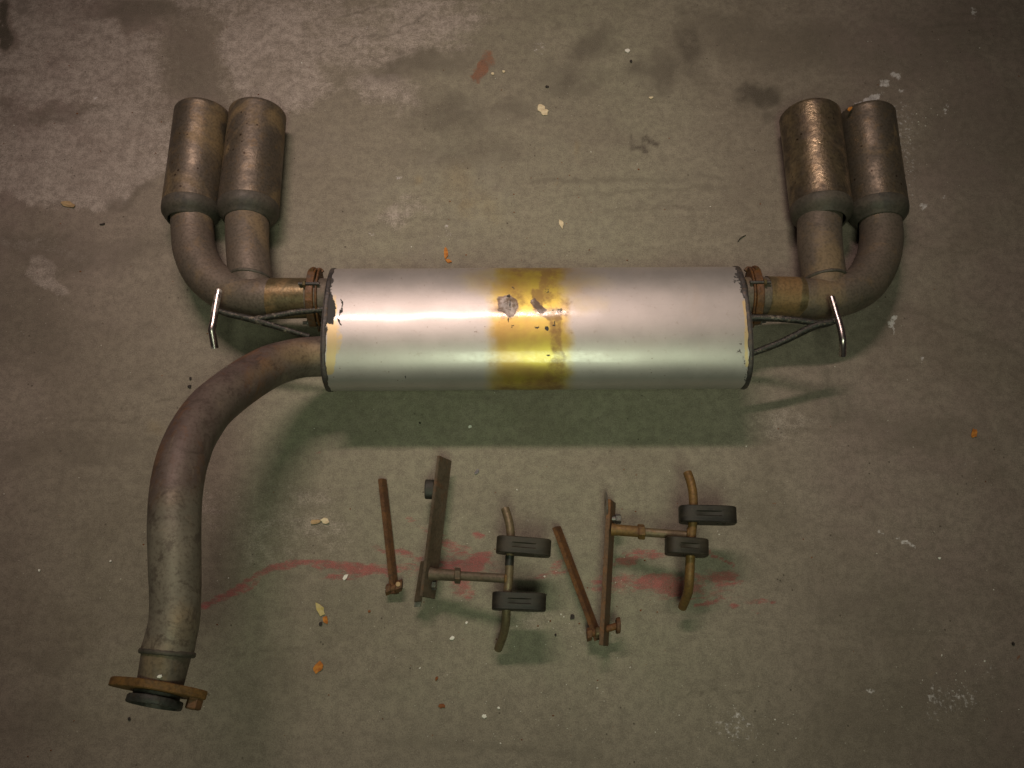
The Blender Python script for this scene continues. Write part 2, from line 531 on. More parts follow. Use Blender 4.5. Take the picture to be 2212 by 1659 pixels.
def stains(u, v, w):
    uu, vv = u, v
    u, v = warp(u, v, 26, 3, 110)
    B = lambda p, ru, rv, rot=0, soft=0.6: blob(u, v, p[0], p[1], ru * .336, rv * .336, rot, soft)
    lt = mx(0.80 * B(z1(250, 640), 950, 690, -8, .25), 0.70 * B(z1(900, 1000), 330, 220, -20, .4), 0.62 * B(z1(1300, 200), 1100, 330, -4, .35),
            0.88 * B(z1(560, 1130), 560, 200, -12, .3), 0.84 * B(z1(1750, 330), 400, 330, 30, .4),
            0.68 * B(z2(250, 550), 260, 160, 10, .6), 0.62 * B(z2(300, 180), 700, 260, -10, .5),
            0.74 * B(z4(280, 225), 140, 90, 0, .3), 0.62 * B(z4(390, 300), 60, 60, 0, .4),
            0.50 * B(z4(250, 40), 480, 75, -4, .5), 0.60 * B(z4(30, 60), 90, 60, 0, .4),
            0.50 * B(z2(450, 1380), 260, 90, -6, .6),
            0.37 * B((560, 1130), 700, 360, 0, .6), 0.40 * B((1180, 1330), 190, 80, -10, .6),
            0.36 * B((1700, 940), 500, 200, 0, .6))
    lt = lt * (1 - 0.8 * B(z1(880, 120), 300, 110, 0, .5)) * (1 - 0.55 * B(z1(1250, 380), 200, 300, 10, .5))
    lt = lt * (1 - 0.9 * B(z1(20, 200), 75, 110)) * (1 - 0.45 * B(z1(330, 680), 330, 90, -10))
    dk = mx(0.95 * B(z1(10, 200), 55, 95, 0, .2), 0.6 * B(z1(80, 45), 130, 50, 0, .3),
            0.50 * B(z1(900, 110), 330, 70, -4), 0.30 * B(z1(1250, 420), 160, 260, 10),
            0.32 * B(z1(330, 690), 300, 60, -10), 0.42 * B(z1(860, 1250), 110, 40, -10, .4),
            0.55 * B(z2(450, 420), 300, 80, -4), 0.55 * B(z2(700, 740), 260, 120, 15), 0.4 * B(z2(1120, 690), 150, 60, -20),
            0.62 * B(z2(1500, 480), 170, 95, 8), 0.6 * B(z2(1680, 290), 130, 80), 0.45 * B(z2(1660, 560), 110, 60),
            0.62 * B(z2(2010, 480), 120, 90), 0.75 * B(z2(2180, 270), 80, 160, 10), 0.32 * B(z2(1370, 120), 30, 40),
            0.35 * B(z2(800, 960), 350, 90), 0.4 * B(z3(350, 190), 280, 120, 20), 0.35 * B(z3(80, 430), 150, 40, 10),
            0.92 * B(z3(530, 570), 120, 80, 0, .4), 0.6 * B(z3(560, 730), 28, 70, -10, .5), 0.4 * B(z3(800, 280), 300, 160),
            0.35 * B(z3(1500, 250), 600, 220), 0.3 * B(z3(1900, 900), 280, 500), 0.4 * B(z3(1660, 1040), 50, 25),
            0.30 * B(z4(150, 500), 250, 300), 0.30 * B(z4(200, 1330), 700, 80, -3), 0.25 * B(z4(880, 560), 60, 60),
            0.40 * B(z4(400, 60), 600, 120, 0, .4), 0.28 * B(z5(1400, 1080), 500, 90, 5), 0.28 * B(z5(1300, 1230), 80, 40),
            0.20 * B(z8(1600, 1400), 700, 400), 0.2 * B(z8(1300, 650), 400, 200), 0.22 * B((80, 1560), 260, 120),
            0.25 * B((960, 1600), 160, 40), 0.25 * B((90, 1420), 220, 60))
    u, v = warp(uu, vv, 6, 30, 30)
    dk = mx(dk, 0.95 * stroke(u, v, [z2(1870, 890), z2(1880, 950), z2(1950, 960), z2(1945, 890), z2(2000, 885), z2(2040, 925)], 5.5))
    dk = mx(dk, 0.50 * stroke(u, v, [z2(0, 305), z2(120, 240), z2(330, 215), z2(560, 90)], 2.0),
            0.45 * stroke(u, v, [z2(0, 100), z2(300, 45)], 1.8), 0.45 * stroke(u, v, [z4(700, 1090), z4(1130, 1020)], 1.5),
            0.35 * stroke(u, v, [z5(1350, 705), z5(1480, 712), z5(1540, 690)], 1.6),
            0.4 * stroke(u, v, [z1(1700, 400), z1(2100, 330)], 1.5),
            0.30 * stroke(u, v, [(1150, 392), (1560, 385)], 5), 0.26 * stroke(u, v, [(1220, 420), (1620, 402)], 4), 0.26 * stroke(u, v, [(1290, 455), (1500, 450)], 3),
            0.30 * stroke(u, v, [(0, 962), (330, 948)], 6), 0.34 * stroke(u, v, [(30, 912), (300, 905)], 3), 0.3 * stroke(u, v, [(500, 1420), (760, 1380)], 2),
            0.28 * stroke(u, v, [(1640, 925), (2050, 935)], 7), 0.25 * stroke(u, v, [(1880, 640), (2200, 760)], 6), 0.22 * stroke(u, v, [(820, 1600), (1300, 1630)], 8),
            0.40 * stroke(u, v, [(1480, 1500), (1640, 1488), (1700, 1470)], 1.3), 0.36 * stroke(u, v, [(60, 1110), (180, 1082), (260, 1085)], 1.3),
            0.34 * stroke(u, v, [(760, 500), (900, 470), (1010, 480)], 1.3))
    u, v = warp(uu, vv, 5, 40, 30)
    rd = mx(0.75 * stroke(u, v, [(436, 1308), (500, 1280), (560, 1240), (620, 1220), (680, 1212), (725, 1215)], 6.5),
            0.45 * stroke(u, v, [(490, 1285), (560, 1258)], 7),
            0.85 * blob(u, v, 775, 1226, 100, 13, 4, .5), 0.7 * blob(u, v, 740, 1246, 50, 5, 0, .5), 0.6 * blob(u, v, 860, 1195, 55, 7, 12, .6),
            0.85 * blob(u, v, 985, 1232, 75, 18, -14, .4), 0.95 * blob(u, v, 1030, 1215, 38, 14, -30, .4),
            0.55 * blob(u, v, 980, 1182, 50, 13, 20, .6), 0.6 * blob(u, v, 1032, 1157, 16, 7, 30, .6), 0.55 * blob(u, v, 940, 1155, 36, 6, 25, .6),
            0.6 * blob(u, v, 1000, 1272, 26, 22, 10, .6), 0.4 * blob(u, v, 960, 1225, 110, 30, 0, .6),
            0.5 * blob(u, v, 888, 1122, 10, 4, 20, .6), 0.5 * blob(u, v, 1185, 1240, 50, 8, -10, .6),
            0.5 * blob(u, v, 1200, 1222, 20, 8, -30, .6),
            0.85 * blob(u, v, 1352, 1212, 26, 9, -6, .4), 0.70 * blob(u, v, 1400, 1198, 48, 10, 4, .6), 0.9 * blob(u, v, 1440, 1262, 82, 22, 6, .4),
            0.55 * blob(u, v, 1330, 1262, 60, 20, 0, .7), 0.85 * blob(u, v, 1562, 1244, 34, 11, -8, .4),
            0.8 * stroke(u, v, [(1525, 1192), (1555, 1204), (1585, 1219)], 4),
            0.6 * stroke(u, v, [(1500, 1240), (1560, 1262), (1600, 1258)], 5),
            0.8 * stroke(u, v, [(1497, 1312), (1545, 1296)], 3.5), 0.75 * blob(u, v, 1584, 1307, 14, 7, 0, .5),
            0.6 * blob(u, v, 1640, 1300, 28, 5, 0, .6), 0.95 * blob(u, v, 1671, 1301, 5, 5, 0, .5), 0.7 * blob(u, v, 1632, 1324, 6, 4, 0, .5),
            0.30 * blob(u, v, 1500, 1270, 110, 40, 0, .7), 0.7 * blob(u, v, 690, 977, 4, 4))
    wh = mx(0.95 * B(z3(1210, 632), 95, 22, -18, .4), 0.9 * B(z3(1385, 485), 32, 20, 20), 0.85 * B(z3(1325, 540), 42, 30, 20), 0.8 * B(z3(1425, 572), 30, 9),
            0.40 * B(z3(1430, 820), 110, 210, 0, .7), 0.6 * B(z3(1710, 690), 24, 50, 20), 0.7 * B(z3(1878, 62), 20, 28), 0.35 * B(z3(1880, 90), 30, 60),
            0.75 * B(z3(1560, 1320), 28, 28), 0.7 * B(z3(1700, 1265), 30, 10), 0.36 * B(z3(1480, 1100), 90, 260, 0, .7),
            0.85 * B(z5(1372, 400), 24, 36, 10, .3), 0.8 * B(z5(1350, 435), 34, 22, 0, .3), 0.75 * B(z5(1368, 480), 14, 22, 0, .4), 0.9 * B(z5(1555, 668), 18, 18),
            0.6 * B(z8(1620, 1190), 24, 70, -10), 0.6 * B(z8(1790, 1188), 40, 10, -10), 0.6 * B(z8(1880, 1200), 14, 60), 0.4 * B(z8(1750, 1220), 180, 120, 0, .7),
            0.7 * B(z8(1230, 1160), 22, 22), 0.6 * B(z8(375, 1325), 18, 60, -35), 0.6 * B(z8(255, 1408), 22, 12), 0.6 * B(z8(485, 1460), 14, 40, 10),
            0.4 * B(z8(350, 1400), 200, 120, 0, .7), 0.35 * B(z8(1620, 1330), 60, 60), 0.3 * B(z8(1970, 1020), 120, 100, 0, .7),
            0.38 * B(z2(1280, 300), 70, 60), 0.7 * B(z2(185, 178), 14, 14), 0.6 * B(z2(370, 1135), 26, 16), 0.55 * B(z2(238, 897), 14, 10),
            0.6 * B(z2(188, 1517), 22, 18), 0.4 * B((1245, 1370), 75, 22, -18, .7), 0.8 * B(z1(605, 645), 14, 10), 0.5 * B(z2(695, 1480), 20, 60, -10),
            0.28 * B((1150, 1130), 45, 120, 10, .7))
    wh = mx(wh, 0.8 * stroke(u, v, [z8(1390, 185), z8(1520, 245)], 3.6), 0.55 * stroke(u, v, [z8(1260, 130), z8(1400, 190)], 3.0),
            0.36 * stroke(u, v, [z5(1450, 1490), z5(1900, 1320)], 3), 0.36 * stroke(u, v, [z5(780, 1520), z5(990, 1460)], 3),
            0.30 * stroke(u, v, [z4(850, 550), z4(960, 690), z4(980, 850)], 3), 0.30 * stroke(u, v, [(233, 1250), (240, 1340)], 3),
            0.32 * stroke(u, v, [(1200, 1380), (1300, 1350)], 3))
    return lt, dk, rd, wh


def stains_vignette(u, v, w):
    u, v = warp(u, v, 12, 7, 60)
    B = lambda p, ru, rv, rot=0, soft=0.6: blob(u, v, p[0], p[1], ru * .336, rv * .336, rot, soft)
    ru = mx(0.95 * B(z2(905, 460), 52, 80, 20, .5), 0.65 * B(z2(950, 400), 75, 80, 0, .6), 0.55 * B(z2(1262, 620), 10, 10),
            0.6 * B(z4(660, 352), 12, 10), 0.8 * B(z5(570, 1600), 12, 12), 0.5 * B(z8(190, 1178), 14, 8), 0.7 * B(z8(1820, 878), 14, 14), 0.5 * B(z2(1740, 500), 20, 20),
            0.8 * B(z8(2205, 960), 22, 28))
    ye = mx(0.6 * B(z2(820, 1320), 60, 45, 0, .5), 0.35 * B(z2(900, 1330), 130, 110, 0, .5), 0.6 * B(z2(490, 1155), 30, 35), 0.4 * B(z2(1530, 940), 20, 60, 10),
            0.45 * B(z2(1370, 1175), 16, 16), 0.3 * B(z2(760, 1180), 90, 120), 0.35 * B(z4(980, 1230), 60, 40), 0.4 * B(z8(1600, 1040), 14, 12))
    vignette = np.clip(mx(1.0 - np.clip((u + v * 0.55 - 250) / 900, 0, 1), 0.9 * np.clip((u - 1350) / 500, 0, 1),
                    0.55 * np.clip((v - 1350) / 300, 0, 1), 0.7 * np.clip((330 - u) / 300, 0, 1)), 0, 1)  # mask for the painted vignette tint, no stain; stronger towards the view's edges
    return ru, ye, vignette, 0 * u


paint(floor, "stains", stains)
paint(floor, "stains_vignette", stains_vignette)


# ------------------------------------------------------------------ tube builders
def catmull(P, n):
    """P: list of equal-length tuples; smooth interpolation with n steps a span"""
    P = [np.array(p, float) for p in P]
    Q = [2 * P[0] - P[1]] + P + [2 * P[-1] - P[-2]]
    out = []
    for i in range(1, len(Q) - 2):
        a, b, c, d = Q[i - 1:i + 3]
        for s in range(n):
            t = s / n
            out.append(0.5 * (2 * b + (c - a) * t + (2 * a - 5 * b + 4 * c - d) * t * t + (3 * b - a - 3 * c + d) * t ** 3))
    out.append(P[-1])
    return out


def rings(pts, rad, seg, flat=None, wob=0.0, seed=0):
    """parallel-transport sweep; rad may be a number per point"""
    pts = [Vector(p) for p in pts]
    n = len(pts)
    T = []
    for i in range(n):
        a, b = pts[max(0, i - 1)], pts[min(n - 1, i + 1)]
        d = b - a
        T.append(d.normalized() if d.length > 1e-9 else (T[-1] if T else Vector((1, 0, 0))))
    up = Vector((0, 0, 1)) if abs(T[0].z) < 0.9 else Vector((1, 0, 0))
    N = (up - T[0] * up.dot(T[0])).normalized()
    V = []
    for i in range(n):
        N = (N - T[i] * N.dot(T[i])).normalized()
        Bn = T[i].cross(N)
        for s in range(seg):
            a = 2 * math.pi * s / seg
            d = N * math.cos(a) + Bn * math.sin(a)
            r = rad[i]
            if wob:
                r *= 1 + wob * mnoise.noise(Vector((pts[i] + d * r)) * 28 + Vector((seed, 0, 0)))
            V.append(pts[i] + d * r)
    return V


def tube_faces(n, seg, cap0=True, cap1=True, off=0):
    F = []
    for i in range(n - 1):
        for s in range(seg):
            a, b = off + i * seg + s, off + i * seg + (s + 1) % seg
            F.append((a, b, b + seg, a + seg))
    if cap0:
        F.append(tuple(off + s for s in range(seg)))
    if cap1:
        F.append(tuple(off + (n - 1) * seg + s for s in range(seg)))
    return F


def tube(name, pts, rad, mat, parent, seg=32, caps=(True, True), wob=0.0, sharp=0.7):
    if isinstance(rad, (int, float)):
        rad = [rad] * len(pts)
    V = rings(pts, rad, seg, wob=wob, seed=len(name))
    return link(name, V, tube_faces(len(pts), seg, *caps), mat, parent, True, sharp)


def pix_path(P, n=6):
    """P: (u, v, z, width px) -> smooth world points and radii"""
    q = []
    for u, v, z, w in P:
        p = W(u, v, z)
        q.append((p.x, p.y, p.z, RAD(w, p)))
    c = catmull(q, n)
    return [Vector(a[:3]) for a in c], [float(a[3]) for a in c]


def box(name, c, X, Y, Z, mat, parent, bev=0.0006):
    """box with centre c and half-axis vectors X, Y, Z, slightly rounded"""
    bm = bmesh.new()
    bmesh.ops.create_cube(bm, size=2)
    lx, ly, lz = X.length, Y.length, Z.length
    for q in bm.verts:
        q.co = Vector((q.co.x * lx, q.co.y * ly, q.co.z * lz))
    if bev:
        bmesh.ops.bevel(bm, geom=bm.edges[:], offset=bev, segments=2, affect='EDGES', clamp_overlap=True)
    xn, yn, zn = X.normalized(), Y.normalized(), Z.normalized()
    V = [c + xn * q.co.x + yn * q.co.y + zn * q.co.z for q in bm.verts]
    bm.verts.index_update()
    F = [tuple(q.index for q in f.verts) for f in bm.faces]
    bm.free()
    return link(name, V, F, mat, parent, True, 0.5)


def prism(name, c, A, B, N, outline, mat, parent, chamfer=0.0008, hole=None, wob=0.0):
    """outline (list of 2D metres in axes A, B) extruded +-N about c with chamfered edges"""
    A, B = A.normalized(), B.normalized()
    h = N.length
    Nn = N.normalized()
    m = len(outline)
    V, F = [], []
    for t, ins in ((-h, chamfer), (-h + chamfer, 0), (h - chamfer, 0), (h, chamfer)):
        for i, (a, b) in enumerate(outline):
            L = math.hypot(a, b) or 1
            k = 1 - ins / L
            if wob:
                k *= 1 + wob * mnoise.noise(Vector((a * 300, b * 300, c.x * 50)))
            V.append(c + A * a * k + B * b * k + Nn * t)
    F += tube_faces(4, m, True, True)
    return link(name, V, F, mat, parent, True, 0.5)


def hexagon(r):
    return [(r * math.cos(i * math.pi / 3), r * math.sin(i * math.pi / 3)) for i in range(6)]


def circle(r, n=24):
    return [(r * math.cos(2 * math.pi * i / n), r * math.sin(2 * math.pi * i / n)) for i in range(n)]


def perp(d):
    d = d.normalized()
    a = Vector((0, 0, 1)) if abs(d.z) < 0.9 else Vector((1, 0, 0))
    a = (a - d * a.dot(d)).normalized()
    return a, d.cross(a)


def bead(name, c, d, r, t, mat, parent, seg=40, rough=0.35):
    """lumpy weld bead ring round a pipe"""
    a, b = perp(d)
    pts = [c + (a * math.cos(2 * math.pi * i / seg) + b * math.sin(2 * math.pi * i / seg)) * r for i in range(seg)]
    V, F = [], []
    m = 8
    for i, p in enumerate(pts):
        rd = (p - c).normalized()
        rr = t * (1 + rough * mnoise.noise(p * 260))
        for s in range(m):
            q = 2 * math.pi * s / m
            V.append(p + rd * math.cos(q) * rr + d.normalized() * math.sin(q) * rr * 1.3)
    for i in range(seg):
        for s in range(m):
            F.append((i * m + s, i * m + (s + 1) % m, ((i + 1) % seg) * m + (s + 1) % m, ((i + 1) % seg) * m + s))
    return link(name, V, F, mat, parent, True)


# ------------------------------------------------------------------ EXHAUST SYSTEM
ZC = 0.085          # height of the muffler's axis
MA, MB = 0.0935, 0.055
PL, PR = W(716, 711, ZC), W(1598, 706, ZC)
EX = empty("exhaust_system", ((PL + PR) / 2).xy.to_3d())
tag(EX, "silver oval muffler with four brown tail tips and a long curved rusty front pipe", "car exhaust")

AX = (PR - PL).normalized()
AY = Vector((-AX.y, AX.x, 0))
UP = Vector((0, 0, 1))
ROLL = math.radians(5.5)
OY, OU = AY * math.cos(ROLL) - UP * math.sin(ROLL), UP * math.cos(ROLL) + AY * math.sin(ROLL)


def oval(a, c, s, e=2.25):
    ca, sa = math.cos(a), math.sin(a)
    return (c * math.copysign(abs(ca) ** (2 / e), ca), s * math.copysign(abs(sa) ** (2 / e), sa))


# body
LM = (PR - PL).length
NX_, NS_ = 240, 200
V, F = [], []
for i in range(NX_ + 1):
    t = i / NX_
    x = t * LM
    for s in range(NS_):
        a, b = oval(2 * math.pi * s / NS_, MA, MB)
        p = PL + AX * x + OY * a + OU * b
        dn = 0.00055 * mnoise.noise(Vector((x * 9, a * 14, b * 14))) + 0.0002 * mnoise.noise(Vector((x * 26, a * 30, b * 30)))
        # shallow dents round the burnt spots
        V.append(p + (OY * a + OU * b * 1.6).normalized() * dn)
F = tube_faces(NX_ + 1, NS_, True, True)
body = link("muffler_body", V, F, M['muffler'], EX, True, 0.9)
body["label"] = "silver oval muffler shell with a yellow and brown heat-stained band"


def heat(u, v, w):
    uw, vw = warp(u, v, 13, 51, 70)
    yl = np.clip((uw - 1034) / 78, 0, 1) * np.clip((1264 - uw) / 72, 0, 1)
    yl = yl * yl * (3 - 2 * yl)
    yl = mx(yl, 0.55 * blob(u, v, 1150, 610, 150, 45, 0, .6), 0.35 * blob(u, v, 1260, 655, 60, 30, 0, .7))
    ns = np.array([mnoise.noise(Vector((a * .02, b * .02, 0))) for a, b in zip(u, v)])
    br = mx(0.62 * yl * np.clip((v - 790) / 50, 0, 1), 0.78 * yl * np.clip((625 - v) / 50, 0, 1), 0.36 * blob(u, v, 1132, 640, 60, 55, 0, .6), 0.28 * stroke(uw, v, [(1072, 590), (1070, 845)], 14), 0.32 * stroke(uw, v, [(1228, 590), (1226, 845)], 14), 0.85 * stroke(uw, vw, [(1158, 630), (1165, 665), (1200, 680)], 13), 0.8 * stroke(uw, vw, [(1185, 578), (1165, 640)], 12), 0.55 * blob(uw, vw, 1097, 660, 34, 34, 0, .4), 0.30 * stroke(u, v, [(1080, 800), (1085, 700)], 12), 0.62 * stroke(u + 12 * ns, v, [(1190, 578), (1175, 640)], 22), 0.66 * stroke(u + 14 * ns, v, [(1200, 690), (1205, 770), (1195, 845)], 20),
            0.5 * blob(u, v, 1160, 582, 95, 10, 0, .6), 0.55 * blob(u, v, 1150, 835, 75, 14, 0, .7), 0.45 * blob(u, v, 1185, 630, 40, 50, 0, .7),
            0.75 * blob(u, v, 1195, 676, 36, 9, 0, .5), 0.35 * blob(u, v, 1000, 582, 60, 8, 0, .8))
    uu, vv = u, v
    u, v = warp(u, v, 5, 9, 16)
    ch = mx(1.0 * blob(u, v, 1097, 660, 21, 22, 0, .35), 1.0 * blob(u, v, 1158, 657, 11, 16, -25, .4), 0.72 * blob(u, v, 1170, 667, 14, 5, 5, .4))
    ch = ch * (1 - 0.8 * blob(u, v, 1168, 645, 9, 12, 20, .5))
    u, v = warp(uu, vv, 2.5, 19, 9)
    dk = mx(0.62 * stroke(u, v, [(1101, 650), (1103, 674)], 2.5), 0.95 * blob(u, v, 712, 668, 13, 34, 0, .3), 0.7 * blob(u, v, 711, 625, 8, 34, 8, .4),
            0.62 * stroke(u, v, [(706, 700), (700, 740), (700, 790)], 4), 0.8 * stroke(u, v, [(738, 647), (740, 660), (733, 672), (736, 680), (731, 690), (734, 702)], 2.6),
            0.7 * blob(u, v, 1099, 688, 3, 8, 20, .4), 0.75 * blob(u, v, 1107, 704, 3, 6, 30, .4), 0.8 * blob(u, v, 1160, 706, 5, 6, 30), 0.8 * blob(u, v, 1181, 709, 5, 6),
            0.7 * blob(u, v, 1198, 700, 4, 5), 0.75 * blob(u, v, 1182, 768, 4, 4), 0.7 * blob(u, v, 1098, 641, 5, 5), 0.55 * blob(u, v, 1210, 670, 20, 6, 5, .5),
            0.72 * blob(u, v, 876, 812, 2.5, 6), 0.5 * blob(u, v, 1110, 622, 10, 3, 50), 0.5 * blob(u, v, 1180, 625, 8, 12, 20, .6),
            0.60 * blob(u, v, 1589, 600, 7, 14, 0, .4), 0.8 * stroke(u, v, [(1594, 580), (1602, 610), (1608, 640)], 5),
            0.5 * stroke(u, v, [(1607, 770), (1612, 830)], 5), 0.5 * blob(u, v, 1582, 725, 3, 6), 0.45 * blob(u, v, 1596, 760, 5, 10), 0.5 * blob(u, v, 1584, 778, 3, 5),
            0.5 * blob(u, v, 1600, 745, 7, 4))
    return yl, br, ch, dk


def wear(u, v, w):
    ey = mx(0.85 * stroke(u, v, [(716, 700), (716, 760), (712, 800)], 11), 0.6 * blob(u, v, 728, 730, 14, 40, 0, .5), 0.6 * stroke(u, v, [(722, 640), (726, 700)], 6),
            0.7 * stroke(u, v, [(1607, 650), (1612, 700), (1613, 790)], 5), 0.5 * blob(u, v, 711, 640, 8, 10))
    return ey, 0 * u, 0 * u, 0 * u


paint(body, "burn", heat)
paint(body, "wear", wear)

# seam lips at both ends, rolled over the end plates
for P, sgn in ((PL, -1), (PR, 1)):
    V = []
    seg = 120
    prof = [(-0.0045, 0.0), (-0.0035, 0.0009), (-0.0005, 0.0013), (0.0016, 0.0008), (0.0022, -0.002), (0.0010, -0.006), (-0.0005, -0.0065)]
    for dx, dr in prof:
        for s in range(seg):
            a, b = oval(2 * math.pi * s / seg, MA + dr, MB + dr)
            wv = 0.0028 * mnoise.noise(Vector((a * 55, b * 55, sgn * 3))) + 0.0012 * mnoise.noise(Vector((a * 220, b * 220, sgn)))
            ddx = dx - (wv + 0.0006 if dx < -0.003 else 0)
            V.append(P + AX * sgn * ddx + OY * a + OU * b)
    link("end_seam", V, tube_faces(len(prof), seg, False, False), M['seam'], body, True)
    # dished end plate
    V = []
    for k, (f, dx) in enumerate(((1.0, -0.001), (0.96, -0.006), (0.9, -0.007), (0.5, -0.005), (0.02, -0.004))):
        for s in range(seg):
            a, b = oval(2 * math.pi * s / seg, (MA - 0.004) * f, (MB - 0.004) * f)
            V.append(P + AX * sgn * (dx + 0.0045) + OY * a + OU * b)
    link("end_plate", V, tube_faces(5, seg, False, True), M['seam'], body, True)


# tail pipes: main run with bend, plus the straight branch
def tail(run, branch, gold_uv, gold_w):
    p, r = pix_path(run, 8)
    t = tube("tail_pipe", p, r, M['pipe'], EX, 40, wob=0.012)
    p2, r2 = pix_path(branch, 5)
    tube("branch_pipe", p2, r2, M['pipe'], t, 40, wob=0.012)
    return t


left_run = [(712, 643, .085, 82), (675, 643, .084, 85), (600, 645, .080, 87), (545, 643, .076, 88), (492, 630, .070, 89), (446, 594, .060, 90),
            (422, 546, .050, 90), (416, 500, .042, 89), (414, 462, .040, 88)]
tailL = tail(left_run, [(548, 640, .070, 88), (541, 600, .066, 90), (535, 540, .058, 91), (534, 480, .050, 92), (536, 455, .048, 92)], None, None)
right_run = [(1604, 640, .085, 82), (1640, 640, .084, 84), (1700, 642, .080, 86), (1760, 646, .076, 88), (1818, 638, .070, 90), (1868, 610, .060, 91),
             (1896, 560, .050, 91), (1904, 510, .042, 89), (1900, 465, .040, 88)]
tailR = tail(right_run, [(1784, 640, .070, 88), (1780, 600, .066, 92), (1772, 540, .060, 93), (1770, 490, .054, 93), (1772, 462, .052, 93)], None, None)

# straw coloured sleeves between the clamps and the tee
for P in ([(668, 643.5, .0838, 87), (600, 645, .080, 89.5), (586, 645, .0793, 89.5)],):
    p, r = pix_path(P, 4)
    o = tube("pipe_sleeve", p, r, M['pipe_gold'], tailL, 40, (False, False))
for P in ([(1652, 640, .0835, 87), (1700, 642, .080, 88.5), (1730, 643, .0785, 89)],):
    p, r = pix_path(P, 4)
    o = tube("pipe_sleeve", p, r, M['pipe_gold'], tailR, 40, (False, False))
# weld beads where the branches enter the runs
for (u, v, z, w, tl, dirn) in ((542, 604, .066, 93, tailL, (0.06, 1, -.05)), (1781, 606, .066, 95, tailR, (-0.08, 1, -.05))):
    c = W(u, v, z)
    bead("weld_bead", c, Vector(dirn), RAD(w, c) * 0.985, 0.0021, M['shoulder'], tailR if tl is tailR else tailL)


# tips
def tip(b, t, mat, zb, zt):
    (bu, bv, bw), (tu, tv, tw) = b, t
    p0, p1 = W(bu, bv, zb), W(tu, tv, zt)
    r0, r1 = RAD(bw, p0), RAD(tw, p1)
    d = (p1 - p0)
    L = d.length
    dn = d.normalized()
    prof = [(0.012, r0 * 1.0), (0.03, r0 * 1.0), (L * 0.4, r0 + (r1 - r0) * .4), (L * 0.75, r0 + (r1 - r0) * .75), (L - 0.006, r1), (L - 0.0018, r1), (L, r1 - 0.0014),
            (L - 0.001, r1 - 0.0032), (L - 0.008, r1 - 0.0040), (L * 0.6, r1 - 0.005), (L * 0.2, r1 - 0.006), (L * 0.16, 0.004)]
    pts = [p0 + dn * s for s, _ in prof]
    a, bb = perp(dn)
    V = []
    seg = 64
    for (s, r) in prof:
        for k in range(seg):
            q = 2 * math.pi * k / seg
            e = a * math.cos(q) + bb * math.sin(q)
            pp = p0 + dn * s + e * r
            V.append(pp + e * 0.0006 * mnoise.noise(pp * 30))
    o = link("exhaust_tip", V, tube_faces(len(prof), seg, False, True), mat, EX, True, 0.8)
    o.data.materials.append(M['inside'])
    for f in o.data.polygons:
        if f.index >= (len(prof) - 4) * seg:
            f.material_index = 1
    # shoulder that necks down to the pipe
    pr = r0 * 0.74
    prof = [(0.0128, r0 - .0012), (0.0122, r0 - .0002), (0.011, r0 + .0003), (0.002, r0 + .0003), (-0.004, r0 * .975), (-0.010, r0 * .88), (-0.014, pr + .0020), (-0.016, pr + .0014), (-0.0165, pr + 0.0002), (-0.014, pr - .001)]
    V = []
    for (s, r) in prof:
        for k in range(seg):
            q = 2 * math.pi * k / seg
            e = a * math.cos(q) + bb * math.sin(q)
            pp = p0 + dn * s + e * r
            V.append(pp + e * 0.0006 * mnoise.noise(pp * 30))
    link("tip_shoulder", V, tube_faces(len(prof), seg, False, False), M['shoulder'], o, True, 0.9)
    return o, p0, p1, r0, r1


t1 = tip((412, 460, 122), (438, 245, 116), M['tip'], .040, .0405)
t2 = tip((536, 459, 129), (557, 247, 120), M['tip'], .048, .042)
t3 = tip((1775, 461, 130), (1749, 252, 127), M['tip_bright'], .052, .044)
t4 = tip((1898, 461, 123), (1871, 252, 119), M['tip'], .040, .040)
t1[0]["label"] = "outermost tail tip of the left pair, evenly sooty brown"
t2[0]["label"] = "inner tail tip of the left pair with a pale chip near its rim"
t3[0]["label"] = "inner tail tip of the right pair with a bright worn streak"
t4[0]["label"] = "outermost tail tip of the right pair, dark brown"


# clamp flanges between muffler outlets and tail pipes
def clamp(u, v, sgn, hook):
    c = W(u, v, .084)
    d = AX * sgn
    r = RAD(86, c)
    n = 44
    for k, (off, hw) in enumerate(((0.0020, 0.0056), (-0.0068, 0.0016))):
        pts = []
        for i in range(n):
            a = 2 * math.pi * i / n
            ca, sa = math.cos(a), math.sin(a)
            ro = r + 0.006 + 0.009 * abs(ca) ** 6
            pts.append(((ro - .0015) * ca, (ro - .0025) * sa))
        A = (AY * 0.97 + UP * 0.24).normalized()
        prism("clamp_flange", c + d * off + AX * 0.0008 * k, A, A.cross(d).normalized(), d * hw, pts, M['clamp'], EX, 0.0009, wob=0.03)
    # curled lip along the far edge
    A = (AY * 0.97 + UP * 0.24).normalized()
    Bv = A.cross(d).normalized()
    if Bv.z < 0:
        Bv = -Bv
    arc = []
    for i in range(5):
        a = math.radians(-8 + i * 9)
        arc.append(c + d * (0.002 * math.sin(i * .3)) + A * math.cos(a) * (r + 0.013) + Bv * math.sin(a) * (r + 0.007))
    q = [arc[0] - d * 0.010 + A * -0.003, arc[0] - d * 0.006 + A * 0.001]
    tube("clamp_lip", catmull([tuple(x) for x in (q + arc)], 2), 0.0030, M['clamp'], EX, 10)
    # bolts parallel to the pipe
    for sg in (0.45, -0.95):
        pc = c + A * (r + 0.004) * sg + Bv * (r + 0.0045) * math.sqrt(max(0, 1 - sg * sg)) if sg > 0 else c - A * (r + 0.008)
        tube("clamp_bolt", [pc - d * 0.013, pc + d * 0.017], 0.0024, M['seam'], EX, 10)
        prism("clamp_nut", pc + d * 0.0085, A, Bv, d * 0.0022, hexagon(0.0052), M['pipe_gold'] if sg > 0 else M['zinc'], EX)


